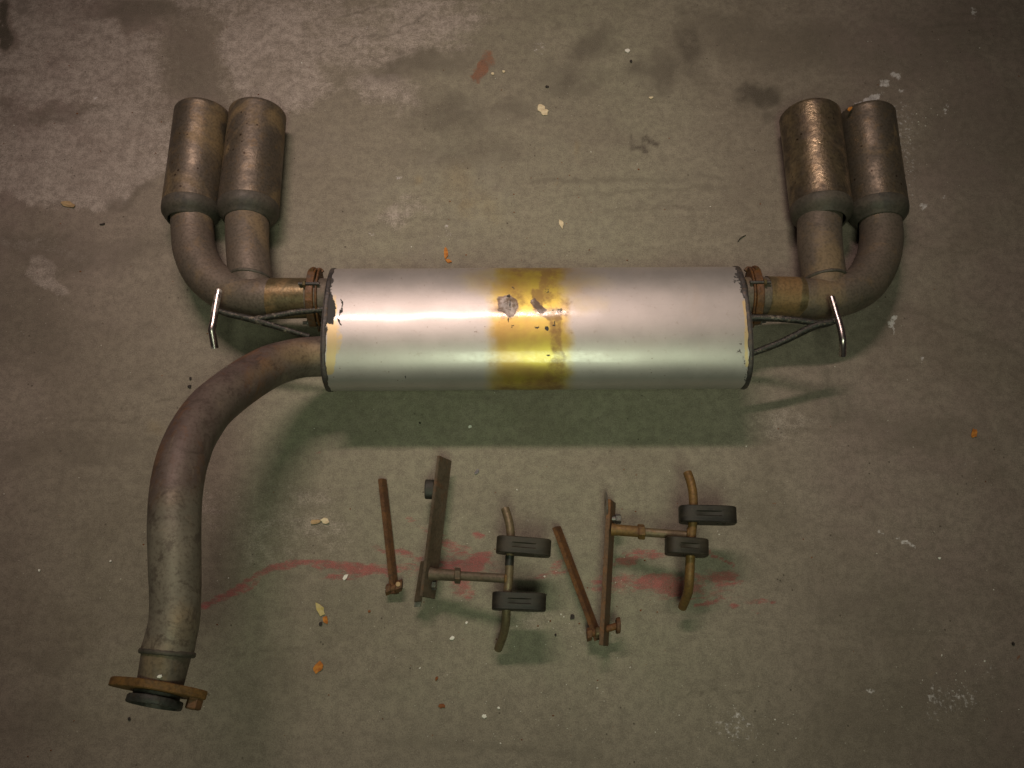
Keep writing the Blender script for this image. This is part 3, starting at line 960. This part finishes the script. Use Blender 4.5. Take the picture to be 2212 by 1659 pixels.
clamp(680, 643, -1, 1)
clamp(1628, 640, 1, 1)
# short outlet stubs welded on the end plates
for P, u in ((PL, 702), (PR, 1612)):
    pass

# triangular ear of each clamp hanging over the brace
for (a, b, c_, z) in (((668, 655), (692, 660), (690, 716), .080), ((1640, 688), (1616, 668), (1622, 716), .080)):
    q = [W(*a, z), W(*b, z + .006), W(*c_, z - .03)]
    n = (q[1] - q[0]).cross(q[2] - q[0]).normalized() * 0.0016
    link("clamp_ear", [p + n for p in q] + [p - n for p in q], [(0, 1, 2), (5, 4, 3), (0, 3, 4, 1), (1, 4, 5, 2), (2, 5, 3, 0)], M['clamp'], EX, False)


# hangers: bright cross rod and two dark braces
def hanger(rod, b1, b2):
    p, r = pix_path(rod, 4)
    r = [x * 1.3 for x in r]
    h = tube("hanger_rod", p, r, M['chrome'], EX, 16)
    for b in (b1, b2):
        p, r = pix_path(b, 5)
        r = [x * 1.25 for x in r]
        tube("hanger_brace", p, r, M['brace'], h, 12, wob=0.10)
    c = W(b1[0][0], b1[0][1], b1[0][2])
    bead("weld_bead", c, W(rod[1][0], rod[1][1], rod[1][2]) - W(rod[2][0], rod[2][1], rod[2][2]), 0.0036, 0.0018, M['brace'], h, 14)
    return h


hanger([(473, 627, .118, 11.5), (466, 662, .119, 12), (461, 696, .120, 12.3), (457.5, 712, .120, 12.5), (459, 722, .117, 12.5), (464, 752, .106, 12.3)],
       [(470, 671, .117, 11), (500, 680, .113, 12), (545, 690, .108, 12), (605, 708, .100, 10), (668, 727, .092, 9.5)],
       [(543, 690, .108, 9), (590, 683, .106, 10.5), (640, 674, .102, 11), (704, 668, .098, 12)])
hanger([(1796, 642, .118, 11), (1806, 676, .119, 11.5), (1815, 706, .120, 12), (1819.5, 728, .120, 12.2), (1820.5, 742, .117, 12), (1820, 768, .104, 12)],
       [(1808, 690, .117, 11), (1790, 697, .115, 13), (1755, 706, .112, 14), (1690, 738, .102, 12.5), (1612, 768, .090, 11)],
       [(1770, 699, .113, 11), (1740, 694, .111, 12), (1680, 688, .106, 12), (1608, 686, .098, 13)])

# front pipe: rises from the muffler towards the camera and turns down the picture
fp = [(706, 770, .088, 86), (690, 770, .090, 87), (640, 775, .105, 87), (578, 794, .135, 92), (514, 834, .175, 97), (458, 880, .215, 101), (420, 932, .245, 105),
      (396, 988, .265, 108), (382, 1050, .277, 110), (377, 1120, .282, 110), (377.5, 1200, .284, 109), (379, 1280, .284, 107), (377, 1340, .284, 106), (368, 1384, .284, 108), (362, 1408, .284, 112)]
p, r = pix_path(fp, 8)
front = tube("front_pipe", p, r, M['front'], EX, 64, (False, False), wob=0.02)


def zones(u, v, w):
    n = np.array([mnoise.noise(Vector((a * .012, b * .012, 3))) for a, b in zip(u, v)])
    gy = np.clip((v + 40 * n - 1030) / 70, 0, 1)
    tn = mx(blob(u, v, 395, 1350, 30, 40, 0, .5) * 0.8, blob(u, v, 340, 1395, 40, 20, 0, .5) * .5, blob(u, v, 365, 1075, 28, 18, 0, .6) * .35)
    gd = mx(blob(u, v, 655, 762, 55, 24, 0, .5) * .8, blob(u, v, 580, 790, 60, 16, -30, .6) * .4)
    ru = np.clip(1 - (u - 560) / 160, 0, 1) * (1 - gy)
    ru = mx(ru, blob(u, v, 600, 745, 110, 16, -8, .6) * (1 - gy))
    gy2 = gy * 1.0 + 0
    edge = blob(u, v, 345, 1000, 22, 120, 12, .5) * .9
    return mx(ru, edge), gy2 * (1 - edge), tn, gd


paint(front, "zones", zones)
q = [(362, 1408, .284, 117), (361, 1413, .284, 118), (360, 1418, .284, 112)]
p, r = pix_path(q, 2)
c = p[1]
bead("weld_bead", c, p[-1] - p[0], r[1] * 0.93, 0.0022, M['shoulder'], front, 48)
q = [(360, 1412, .284, 104), (354, 1440, .284, 101), (347, 1474, .282, 98)]
p, r = pix_path(q, 4)
tube("pipe_neck", p, r, M['pipe'], front, 48, (True, True))
# flange plate, seen almost edge-on, with a thick gasket ring below
cf = W(341, 1487, .280)
nd = (W(341, 1483, .280) - W(354, 1440, .284)).normalized()
nd = Vector((-0.135, -1.0, 0.16)).normalized()
hx = (W(450, 1507, .279) - W(233, 1477, .283))
hx = (hx - nd * hx.dot(nd)).normalized()
hy = nd.cross(hx).normalized()
half = (W(448, 1507, .279) - W(236, 1477, .283)).length / 2
out = []
for i in range(48):
    a = 2 * math.pi * i / 48
    ca, sa = math.cos(a), math.sin(a)
    rr = 1.0 / ((abs(ca) / half) ** 1.5 + (abs(sa) / (half * 0.62)) ** 1.5) ** (1 / 1.5)
    out.append((rr * ca, rr * sa))
fl = prism("mounting_flange", cf, hx, hy, nd * 0.0046, out, M['flange'], EX, 0.001, wob=0.02)
p0 = cf + nd * 0.005
rg = RAD(118, cf)
V = []
seg = 56
prof = [(0.0, rg * .84), (0.0045, rg * .84), (0.0048, rg * .97), (0.0060, rg), (0.0115, rg), (0.0130, rg * .97), (0.0130, rg * .86), (0.004, rg * .76), (-0.012, rg * .74), (-0.013, 0.001)]
cg = p0 + hx * 0.001
for s, rr in prof:
    for k in range(seg):
        a = 2 * math.pi * k / seg
        e = hx * math.cos(a) + hy * math.sin(a)
        V.append(cg + nd * s + e * rr * (1 + 0.02 * mnoise.noise(e * 4 + nd * s * 100)))
gk = link("gasket_ring", V, tube_faces(len(prof), seg, False, True), M['gasket'], fl, True, 0.7)
# bolt stub in the flange's right ear
pb = cf + hx * (half * 0.80)
prism("flange_bolt", pb + nd * 0.006, hx, hy, nd * 0.0095, hexagon(0.0088), M['rust_dark'], fl, 0.0012, wob=.05)


# ------------------------------------------------------------------ BRACKETS
def bar(name, pa, pb, wid, thick, lean, mat, parent):
    """flat bar from pa to pb (centres of its upper edge), hanging down by wid, leaning"""
    d = (pb - pa)
    dn = d.normalized()
    side = dn.cross(UP).normalized()
    dv = (-UP * math.cos(lean) - side * math.sin(lean)).normalized()
    dv = (dv - dn * dv.dot(dn)).normalized()
    c = (pa + pb) / 2 + dv * wid / 2
    nrm = dn.cross(dv).normalized()
    return box(name, c, d / 2, dv * wid / 2, nrm * thick / 2, mat, parent), dv, nrm, dn


def rubber(u, v, L, Hh, T, ang, roll, hole_at, z, label, mat, yaw=0.0):
    """oval rubber exhaust isolator lying across the rod: long side ang deg in the picture"""
    c = W(u, v, z)
    a = math.radians(-ang)
    X = Vector((math.cos(a), math.sin(a), 0))
    N = Vector((-X.y, X.x, 0)).normalized()
    ro = math.radians(roll)
    A = (X * math.cos(ro) + UP * math.sin(ro)).normalized()
    Bq = A.cross(N).normalized()
    hl, hh = L / 2, Hh / 2
    m = 56
    outl = []
    for i in range(m):
        t = 2 * math.pi * i / m
        e = 3.6
        ca, sa = math.cos(t), math.sin(t)
        outl.append((hl * math.copysign(abs(ca) ** (2 / e), ca), hh * math.copysign(abs(sa) ** (2 / e), sa)))
    holes = [(hole_at * hl, 0.0, 0.0066), (-hole_at * hl, 0.0, 0.0060)]
    bm = bmesh.new()
    ysl = [(-T / 2, .0012), (-T / 2 + .0012, 0), (-T * .16, 0), (-T * .10, .0016), (T * .10, .0016), (T * .16, 0), (T / 2 - .0012, 0), (T / 2, .0012)]
    R = []
    for y, ins in ysl:
        ring = []
        for (x, zz) in outl:
            k = 1.0
            off = ins
            if ins == .0016:
                off = .0020 if (abs(x) < hl * .42 and abs(zz) > hh * .5) else 0.0
                ring.append(bm.verts.new(c + A * x + Bq * (zz - math.copysign(off, zz)) + N * y))
                continue
            Ln = math.hypot(x, zz)
            ring.append(bm.verts.new(c + A * x * (1 - off / Ln) + Bq * zz * (1 - off / Ln) + N * y))
        R.append(ring)
    for a_, b_ in zip(R[:-1], R[1:]):
        for i in range(m):
            bm.faces.new((a_[i], a_[(i + 1) % m], b_[(i + 1) % m], b_[i]))
    HR = []
    for (hx_, hz_, hr) in holes:
        pair = []
        for y in (-T / 2, T / 2):
            pair.append([bm.verts.new(c + A * (hx_ + hr * math.cos(2 * math.pi * k / 16)) + Bq * (hz_ + hr * math.sin(2 * math.pi * k / 16)) + N * y) for k in range(16)])
        for k in range(16):
            bm.faces.new((pair[0][k], pair[0][(k + 1) % 16], pair[1][(k + 1) % 16], pair[1][k]))
        HR.append(pair)
    for side, ring in ((0, R[0]), (1, R[-1])):
        ed = []
        for loop in [ring] + [pr[side] for pr in HR]:
            for k in range(len(loop)):
                e = bm.edges.get((loop[k], loop[(k + 1) % len(loop)])) or bm.edges.new((loop[k], loop[(k + 1) % len(loop)]))
                ed.append(e)
        bmesh.ops.triangle_fill(bm, edges=ed, use_beauty=True)
    bm.verts.index_update()
    V = [q.co.copy() for q in bm.verts]
    F = [tuple(q.index for q in f.verts) for f in bm.faces]
    bm.free()
    o = link("rubber_hanger", V, F, mat, None, True, 0.55)
    tag(o, label, "rubber hanger", "rubber exhaust hangers on the cross rods")
    return o


# ---- left bracket
BR1 = empty("exhaust_bracket", W(935, 1180, 0))
tag(BR1, "left hanger bracket with a long flat bar and bent cross rod, brown steel", "bracket", "hanger brackets below the muffler")
b1, dv1, n1, dn1 = bar("flat_bar", W(947, 984, .052), W(909, 1288, .052), 0.031, 0.0048, math.radians(30), M['bracket'], BR1)
b1["label"] = "long brown flat bar, slightly leaning"
box("back_strap", W(909.5, 1256, .036), (W(902, 1300, .030) - W(916, 1212, .042)) / 2, Vector((.0042, 0, .004)), Vector((-.0015, 0, .0018)), M['bracket'], BR1)
box("end_tab", W(903, 1302, .020), (W(900, 1310, .018) - W(904, 1292, .022)) / 2, Vector((.0045, 0, .001)), Vector((-.0004, 0, .0016)), M['silver'], BR1)
cb = W(926, 1057, .040)
prism("bar_plug", cb + Vector((.0015, 0, 0)), Vector((0, 1, 0)), UP, Vector((-.0065, 0, .001)), [(1.45 * a, b) for a, b in circle(0.0098, 20)], M['black'], BR1, 0.0012)
pn = W(934, 1265, .034)
tube("nut_bolt", [pn - AX * .006, pn + AX * .005], .004, M['zinc'], BR1, 12)
prism("hex_nut", W(938, 1264, .034), Vector((0, 1, 0)), UP, Vector((.0032, 0, 0)), hexagon(.0068), M['zinc'], BR1)
a_, b_ = W(930, 1240, .050), W(1097, 1250, .074)
mid_ = a_ + (b_ - a_) * 0.33
tube("rod_sleeve", [a_ + (b_ - a_) * .0, a_ + (b_ - a_) * .05, mid_], [.0092, .0080, .0078], M['bracket'], BR1, 20)
prism("collar_nut", a_ + (b_ - a_) * .355, Vector((0, 1, 0)), UP, (b_ - a_).normalized() * 0.0042, hexagon(.0108), M['bracket'], BR1, 0.001)
tube("side_rod", [mid_, b_], .0062, M['bracket'], BR1, 16)
p, r = pix_path([(1091, 1099, .072, 18.5), (1099, 1125, .076, 18.5), (1103, 1155, .078, 18.5), (1101.5, 1200, .078, 18.5), (1099, 1250, .077, 19), (1094, 1300, .072, 19), (1093, 1340, .060, 19),
                 (1087, 1372, .040, 18.5), (1076, 1402, .018, 18)], 5)
xr = tube("cross_rod", p, r, M['rod'], BR1, 20)
bead("weld_bead", W(1095, 1250, .075), b_ - a_, .0064, .0018, M['rod_rust'], BR1, 18)
p, r = pix_path([(1101, 1201, .0782, 19.6), (1100, 1222, .078, 19.6)], 2)
tube("black_sleeve", p, r, M['black'], BR1, 18)

rubber(1131, 1181, .0735, .032, .0225, 4.2, -2, -.50, .079, "upper of two rubber hangers on the left bracket's bent rod, dusty brown black", M['rubber'])
rubber(1121, 1300, .0715, .032, .0230, 1.8, -2, -.42, .073, "lower of two rubber hangers on the left bracket's bent rod, blacker at its right end", M['rubber_dark'])

# ---- right bracket with its bolted-on strap
BR2 = empty("exhaust_bracket", W(1330, 1230, 0))
tag(BR2, "right hanger bracket with a flat bar bolted to a slanting rusty strap in a V", "bracket", "hanger brackets below the muffler")
b2, dv2, n2, dn2 = bar("flat_bar", W(1315, 1078, .052), W(1298, 1394, .046), 0.030, 0.0060, math.radians(20), M['bracket_edge'], BR2)
cw = W(1309, 1092, .040)
prism("washer", cw, Vector((0, 1, 0)), UP, Vector((-.0011, 0, .0005)), [(1.15 * a, b) for a, b in circle(0.0175, 28)], M['silver'], BR2, 0.0004)
pn = W(1334, 1121, .036)
tube("nut_bolt", [pn - AX * .012, pn + AX * .002], .0045, M['zinc'], BR2, 12)
prism("hex_nut", W(1335, 1121, .036), Vector((0, 1, 0)), UP, Vector((.004, 0, 0)), hexagon(.0068), M['zinc'], BR2)
a_, b_ = W(1322, 1144, .050), W(1488, 1157, .074)
mid_ = a_ + (b_ - a_) * 0.36
tube("rod_sleeve", [a_, a_ + (b_ - a_) * .08, mid_], [.0088, .0078, .0078], M['rod_rust'], BR2, 20)
prism("collar_nut", a_ + (b_ - a_) * .385, Vector((0, 1, 0)), UP, (b_ - a_).normalized() * 0.0046, hexagon(.0106), M['rod_rust'], BR2, 0.001)
tube("side_rod", [mid_, b_], .0062, M['rod'], BR2, 16)
p, r = pix_path([(1485, 1021, .072, 19), (1493, 1045, .077, 19.5), (1497.5, 1075, .080, 19.5), (1497, 1120, .081, 19.5), (1493, 1165, .079, 20), (1491, 1210, .076, 20.5), (1489, 1250, .070, 21),
                 (1486, 1280, .055, 20.5), (1474, 1312, .030, 19)], 5)
tube("cross_rod", p, r, M['rod_rust'], BR2, 20)
bead("weld_bead", W(1488, 1153, .077), b_ - a_, .0066, .0022, M['rod_rust'], BR2, 18)
rubber(1528, 1113, .0770, .033, .0225, 2.0, 3, -.46, .081, "upper rubber hanger on the right bracket's ochre rod, longest one with rounded right end", M['rubber_dark'])
rubber(1483, 1182, .0570, .036, .0225, 3.6, -4, -.05, .078, "lower rubber hanger on the right bracket's ochre rod, short and stubby", M['rubber'])

# strap of the V
s2, _, _, _ = bar("slanted_strap", W(1196, 1139, .030), W(1288, 1384, .026), 0.018, 0.0062, math.radians(30), M['rust'], BR2)
pc0, pc1 = W(1270, 1371, .022), W(1336, 1351, .036)
tube("long_bolt", [pc0, pc1], .0048, M['rust'], BR2, 14)
prism("bolt_head", W(1335, 1351, .036), Vector((0, 1, 0)), UP, (pc1 - pc0).normalized() * .0030, circle(.0108, 20), M['rust_dark'], BR2, 0.001, wob=.04)
prism("hex_nut", W(1273, 1370, .022), Vector((0, 1, 0)), UP, (pc1 - pc0).normalized() * .0038, hexagon(.0092), M['rust_dark'], BR2, 0.001)
prism("spacer_ring", W(1291, 1366, .032), Vector((0, 1, 0)), UP, (pc1 - pc0).normalized() * .0036, circle(.0072, 16), M['pipe_gold'], BR2, 0.001)

# ---- loose strap
ST = empty("loose_strap", W(836, 1160, 0))
tag(ST, "narrow rusty strap lying alone left of the brackets, a bolt through its bottom end", "strap")
bar("strap_bar", W(820, 1034, .017), W(847, 1283, .015), 0.013, 0.0068, math.radians(28), M['rust_dark'], ST)
p0, p1 = W(836, 1275, .012), W(866, 1265, .016)
tube("strap_bolt", [p0, p1], .0045, M['rust_dark'], ST, 12)
prism("bolt_head", W(862, 1266, .016), Vector((0, 1, 0)), UP, (p1 - p0).normalized() * .0050, hexagon(.0085), M['rust_dark'], ST, .001, wob=.05)
prism("hex_nut", W(839, 1273, .012), Vector((0, 1, 0)), UP, (p1 - p0).normalized() * .0038, hexagon(.0080), M['rust_dark'], ST, .001)
prism("bolt_tip", W(860, 1262, .0235), Vector((1, 0, 0)), Vector((0, 1, 0)), Vector((0, 0, .0012)), circle(.0034, 10), M['tan'], ST, .0003)


# ------------------------------------------------------------------ DEBRIS
def flake(name, u, v, w, h, rot, mat, label, cat="flake", z=0.0, thick=0.0009, curl=0.0015, n=11, seed=0, group=None, lift=0.0):
    rng = random.Random(seed or int(u * 7 + v))
    c = W(u, v, z)
    sx, sy = w * 0.5 * depth(c) / FPX, h * 0.5 * depth(c) / FPX
    a = math.radians(-rot)
    V = []
    ring = []
    for i in range(n):
        t = 2 * math.pi * (i + rng.uniform(-.25, .25)) / n
        k = rng.uniform(.68, 1.1)
        ring.append((sx * math.cos(t) * k, sy * math.sin(t) * k))
    for f, top in ((1.0, 0), (1.0, 1), (0.55, 1)):
        for (x, y) in ring:
            zz = z + lift + 0.0002 + (thick if top else 0) + curl * ((x / sx) ** 2 * 0.8 + rng.uniform(0, .25)) * f
            if top and f < 1:
                zz += thick * 0.4
            V.append(Vector((c.x + (x * math.cos(a) - y * math.sin(a)) * f, c.y + (x * math.sin(a) + y * math.cos(a)) * f, zz)))
    F = tube_faces(3, n, True, True)
    o = link(name, V, F, mat, None, False)
    tag(o, label, cat, group)
    return o


flake("paint_flake", 1169, 234, 18, 22, 15, M['cream'], "upper half of the broken cream flake above the muffler's middle", group="cream paint flakes")
flake("paint_flake", 1176, 244, 19, 16, -20, M['cream'], "lower half of the broken cream flake above the muffler's middle", group="cream paint flakes", seed=5)
flake("paint_flake", 1212, 484, 10, 23, -15, M['cream'], "slim upright cream sliver between broken flake and muffler", group="cream paint flakes")
flake("paint_flake", 683, 1127, 26, 12, -8, M['tan'], "tan half of the curled flake right of the front pipe", group="cream paint flakes", curl=.003)
flake("paint_flake", 703, 1125, 20, 15, 20, M['cream'], "pale half of the curled flake right of the front pipe", group="cream paint flakes", curl=.003)
flake("leaf_scrap", 692, 1316, 17, 34, -30, M['yellow'], "yellowish curled scrap left of the loose strap's shadow, above a brown tip", "scrap", curl=.003)
flake("leaf_scrap", 703, 1339, 12, 20, -15, M['orange'], "brown tip piece just under the yellowish curled scrap", "scrap", curl=.002, seed=9)
flake("seed_husk", 693, 1348, 8, 11, 20, M['dark'], "tiny black seed touching the brown scrap tip", "seed")
flake("rust_flake", 688, 1441, 22, 28, 15, M['orange'], "pale orange flake alone on the floor right of the flange", curl=.002)
flake("wood_splinter", 963, 545, 10, 34, -4, M['orange'], "orange wood splinter standing upright just above the muffler", "splinter", curl=.001)
flake("wood_splinter", 969, 564, 17, 9, 25, M['orange'], "short foot of the orange splinter just above the muffler", "splinter", curl=.001, seed=3)
flake("paint_flake", 150, 443, 36, 15, 18, M['tan'], "tan wrinkled flake on pale concrete at the far left", group="cream paint flakes", curl=.003)
flake("rust_flake", 2103, 937, 13, 24, 20, M['orange'], "orange-brown flake near the right edge, level with the muffler shadow")
flake("rust_crumb", 954, 1525, 17, 11, 0, M['rustflake'], "dark rust crumb in two lumps near the bottom centre", "crumb", curl=.001)
flake("rust_crumb", 943, 1466, 7, 11, 20, M['rustflake'], "small rust crumb above the two-lump crumb near the bottom", "crumb", curl=.001)
flake("rust_crumb", 798, 1321, 7, 7, 20, M['rustflake'], "tiny red-brown crumb below the loose strap", "crumb", curl=.001)
flake("metal_chip", 1030, 1020, 15, 9, -45, M['grey'], "small dark grey chip right of the left bracket's top", "chip")
flake("plaster_chip", 746, 1247, 9, 18, 35, M['white'], "white slanting chip left of the loose strap on the red scuff", "chip", group="white plaster chips")
flake("plaster_chip", 977, 1378, 11, 9, -30, M['white'], "white angular chip below the left bracket's bar", "chip", group="white plaster chips")
flake("plaster_chip", 1046, 1547, 12, 10, 20, M['white'], "off-white lump near the bottom edge right of the rust crumb", "chip", group="white plaster chips")
flake("plaster_chip", 1077, 1529, 7, 6, 20, M['white'], "small white chip up and right of the off-white lump near the bottom", "chip", group="white plaster chips")
flake("plaster_chip", 1008, 1345, 6, 7, 20, M['white'], "small white chip between left bracket bar and lower rubber hanger", "chip", group="white plaster chips")
flake("black_crumb", 1236, 1333, 10, 13, 30, M['dark'], "black crumb between left rubber hangers and slanted strap", "crumb")
flake("black_crumb", 1200, 1372, 5, 7, 10, M['dark'], "small dark crumb beneath the black crumb by the slanted strap", "crumb")
flake("black_crumb", 222, 485, 12, 5, -10, M['dark'], "thin black husk on the dark concrete left of the outer left tip", "crumb")
flake("black_crumb", 412, 818, 6, 8, 0, M['dark'], "upper black crumb touching the outside of the front pipe's bend", "crumb")
flake("black_crumb", 410, 835, 9, 10, 0, M['dark'], "lower black crumb touching the outside of the front pipe's bend", "crumb")
flake("black_crumb", 280, 1553, 7, 9, 0, M['dark'], "black crumb on the floor just below the flange", "crumb")
flake("black_crumb", 907, 914, 5, 5, 0, M['dark'], "black speck inside the muffler's shadow, left of the glass chip", "crumb")
flake("black_crumb", 1182, 188, 9, 7, 0, M['dark'], "black crumb just above the broken cream flake", "crumb")
flake("black_crumb", 2188, 1391, 8, 9, 0, M['dark'], "black crumb close to the right edge, low in the picture", "crumb")
flake("black_crumb", 1363, 133, 6, 9, 20, M['dark'], "dark crumb under the white speck among the upper oil smudges", "crumb")
flake("glass_chip", 1015, 922, 8, 8, 0, M['white'], "pale round chip inside the muffler's shadow", "chip")
flake("cream_crumb", 1064, 160, 8, 8, 0, M['cream'], "left of two cream dots beside the rust stain", "crumb")
flake("cream_crumb", 1088, 155, 7, 7, 0, M['cream'], "right of two cream dots beside the rust stain", "crumb")
flake("cream_crumb", 1406, 212, 10, 7, -10, M['cream'], "yellowish crumb between broken flake and the dark squiggle stain", "crumb")
flake("white_crumb", 1355, 110, 12, 11, -10, M['white'], "white speck among the upper oil smudges", "crumb")
flake("white_crumb", 240, 1212, 5, 5, 0, M['white'], "tiny white speck just left of the front pipe", "crumb")
flake("white_crumb", 86, 1232, 6, 6, 0, M['white'], "tiny white speck at the left edge below mid height", "crumb")
flake("white_crumb", 2028, 1206, 7, 6, 0, M['white'], "white speck alone at right, past the dotted white scuff", "crumb")
flake("orange_crumb", 1835, 236, 16, 9, -50, M['orange'], "orange scrap on the rim of the outermost right tail tip", "crumb", z=.0735, curl=.0005)
flake("white_crumb", 556, 232, 12, 8, -25, M['white'], "white scrap stuck near the rim of the inner left tail tip", "crumb", z=.0800, curl=.0005)
flake("white_crumb", 346, 1461, 11, 8, -20, M['white'], "white scrap on the pipe neck just above the rusty flange", "crumb", z=.3075, curl=.0005)
flake("white_crumb", 533, 492, 4, 4, -20, M['white'], "tiny white speck on the inner left pipe below its tip", "crumb", z=.0815, curl=.0003)

# a dark hair-thin twig by the right tips
tube_pts = catmull([tuple(W(1594, 522, .001)), tuple(W(1600, 514, .002)), tuple(W(1611, 508, .001))], 5)
tw = link("thin_twig", rings(tube_pts, [.0007] * len(tube_pts), 6), tube_faces(len(tube_pts), 6), M['dark'])
tag(tw, "hair-thin dark curved twig left of the right tail pipes", "twig")


def grit(name, n, mat, s0, s1, seed, centres=None):
    rng = random.Random(seed)
    V, F = [], []
    for _ in range(n):
        if centres and rng.random() < 0.6:
            cu, cv, sp = rng.choice(centres)
            u, v = rng.gauss(cu, sp), rng.gauss(cv, sp)
        else:
            u, v = rng.uniform(-40, 2252), rng.uniform(-40, 1700)
        c = W(u, v, 0)
        s = rng.uniform(s0, s1) * (0.6 + rng.random() ** 3)
        o = len(V)
        for k in range(5):
            t = 2 * math.pi * (k + rng.uniform(-.3, .3)) / 5
            V.append(Vector((c.x + s * math.cos(t) * rng.uniform(.6, 1.2), c.y + s * math.sin(t) * rng.uniform(.5, 1), 0.0001)))
        V.append(Vector((c.x + rng.uniform(-.3, .3) * s, c.y, s * rng.uniform(.5, 1.0))))
        for k in range(5):
            F.append((o + k, o + (k + 1) % 5, o + 5))
    ob = link(name, V, F, mat, None, False)
    tag(ob, kind="stuff")
    return ob


g = grit("pale_grit", 330, M['white'], .0005, .0013, 11, [(1250, 1360, 60), (1950, 260, 60), (1620, 1560, 60), (2080, 1500, 70), (1960, 330, 60), (1100, 1450, 160)])
tag(g, "fine white grit scattered over the concrete", "grit")
g = grit("dark_grit", 420, M['rustflake'], .0005, .0014, 12, [(1250, 1300, 150), (1200, 480, 120), (300, 300, 200)])
tag(g, "fine dark rust grit scattered over the concrete", "grit")
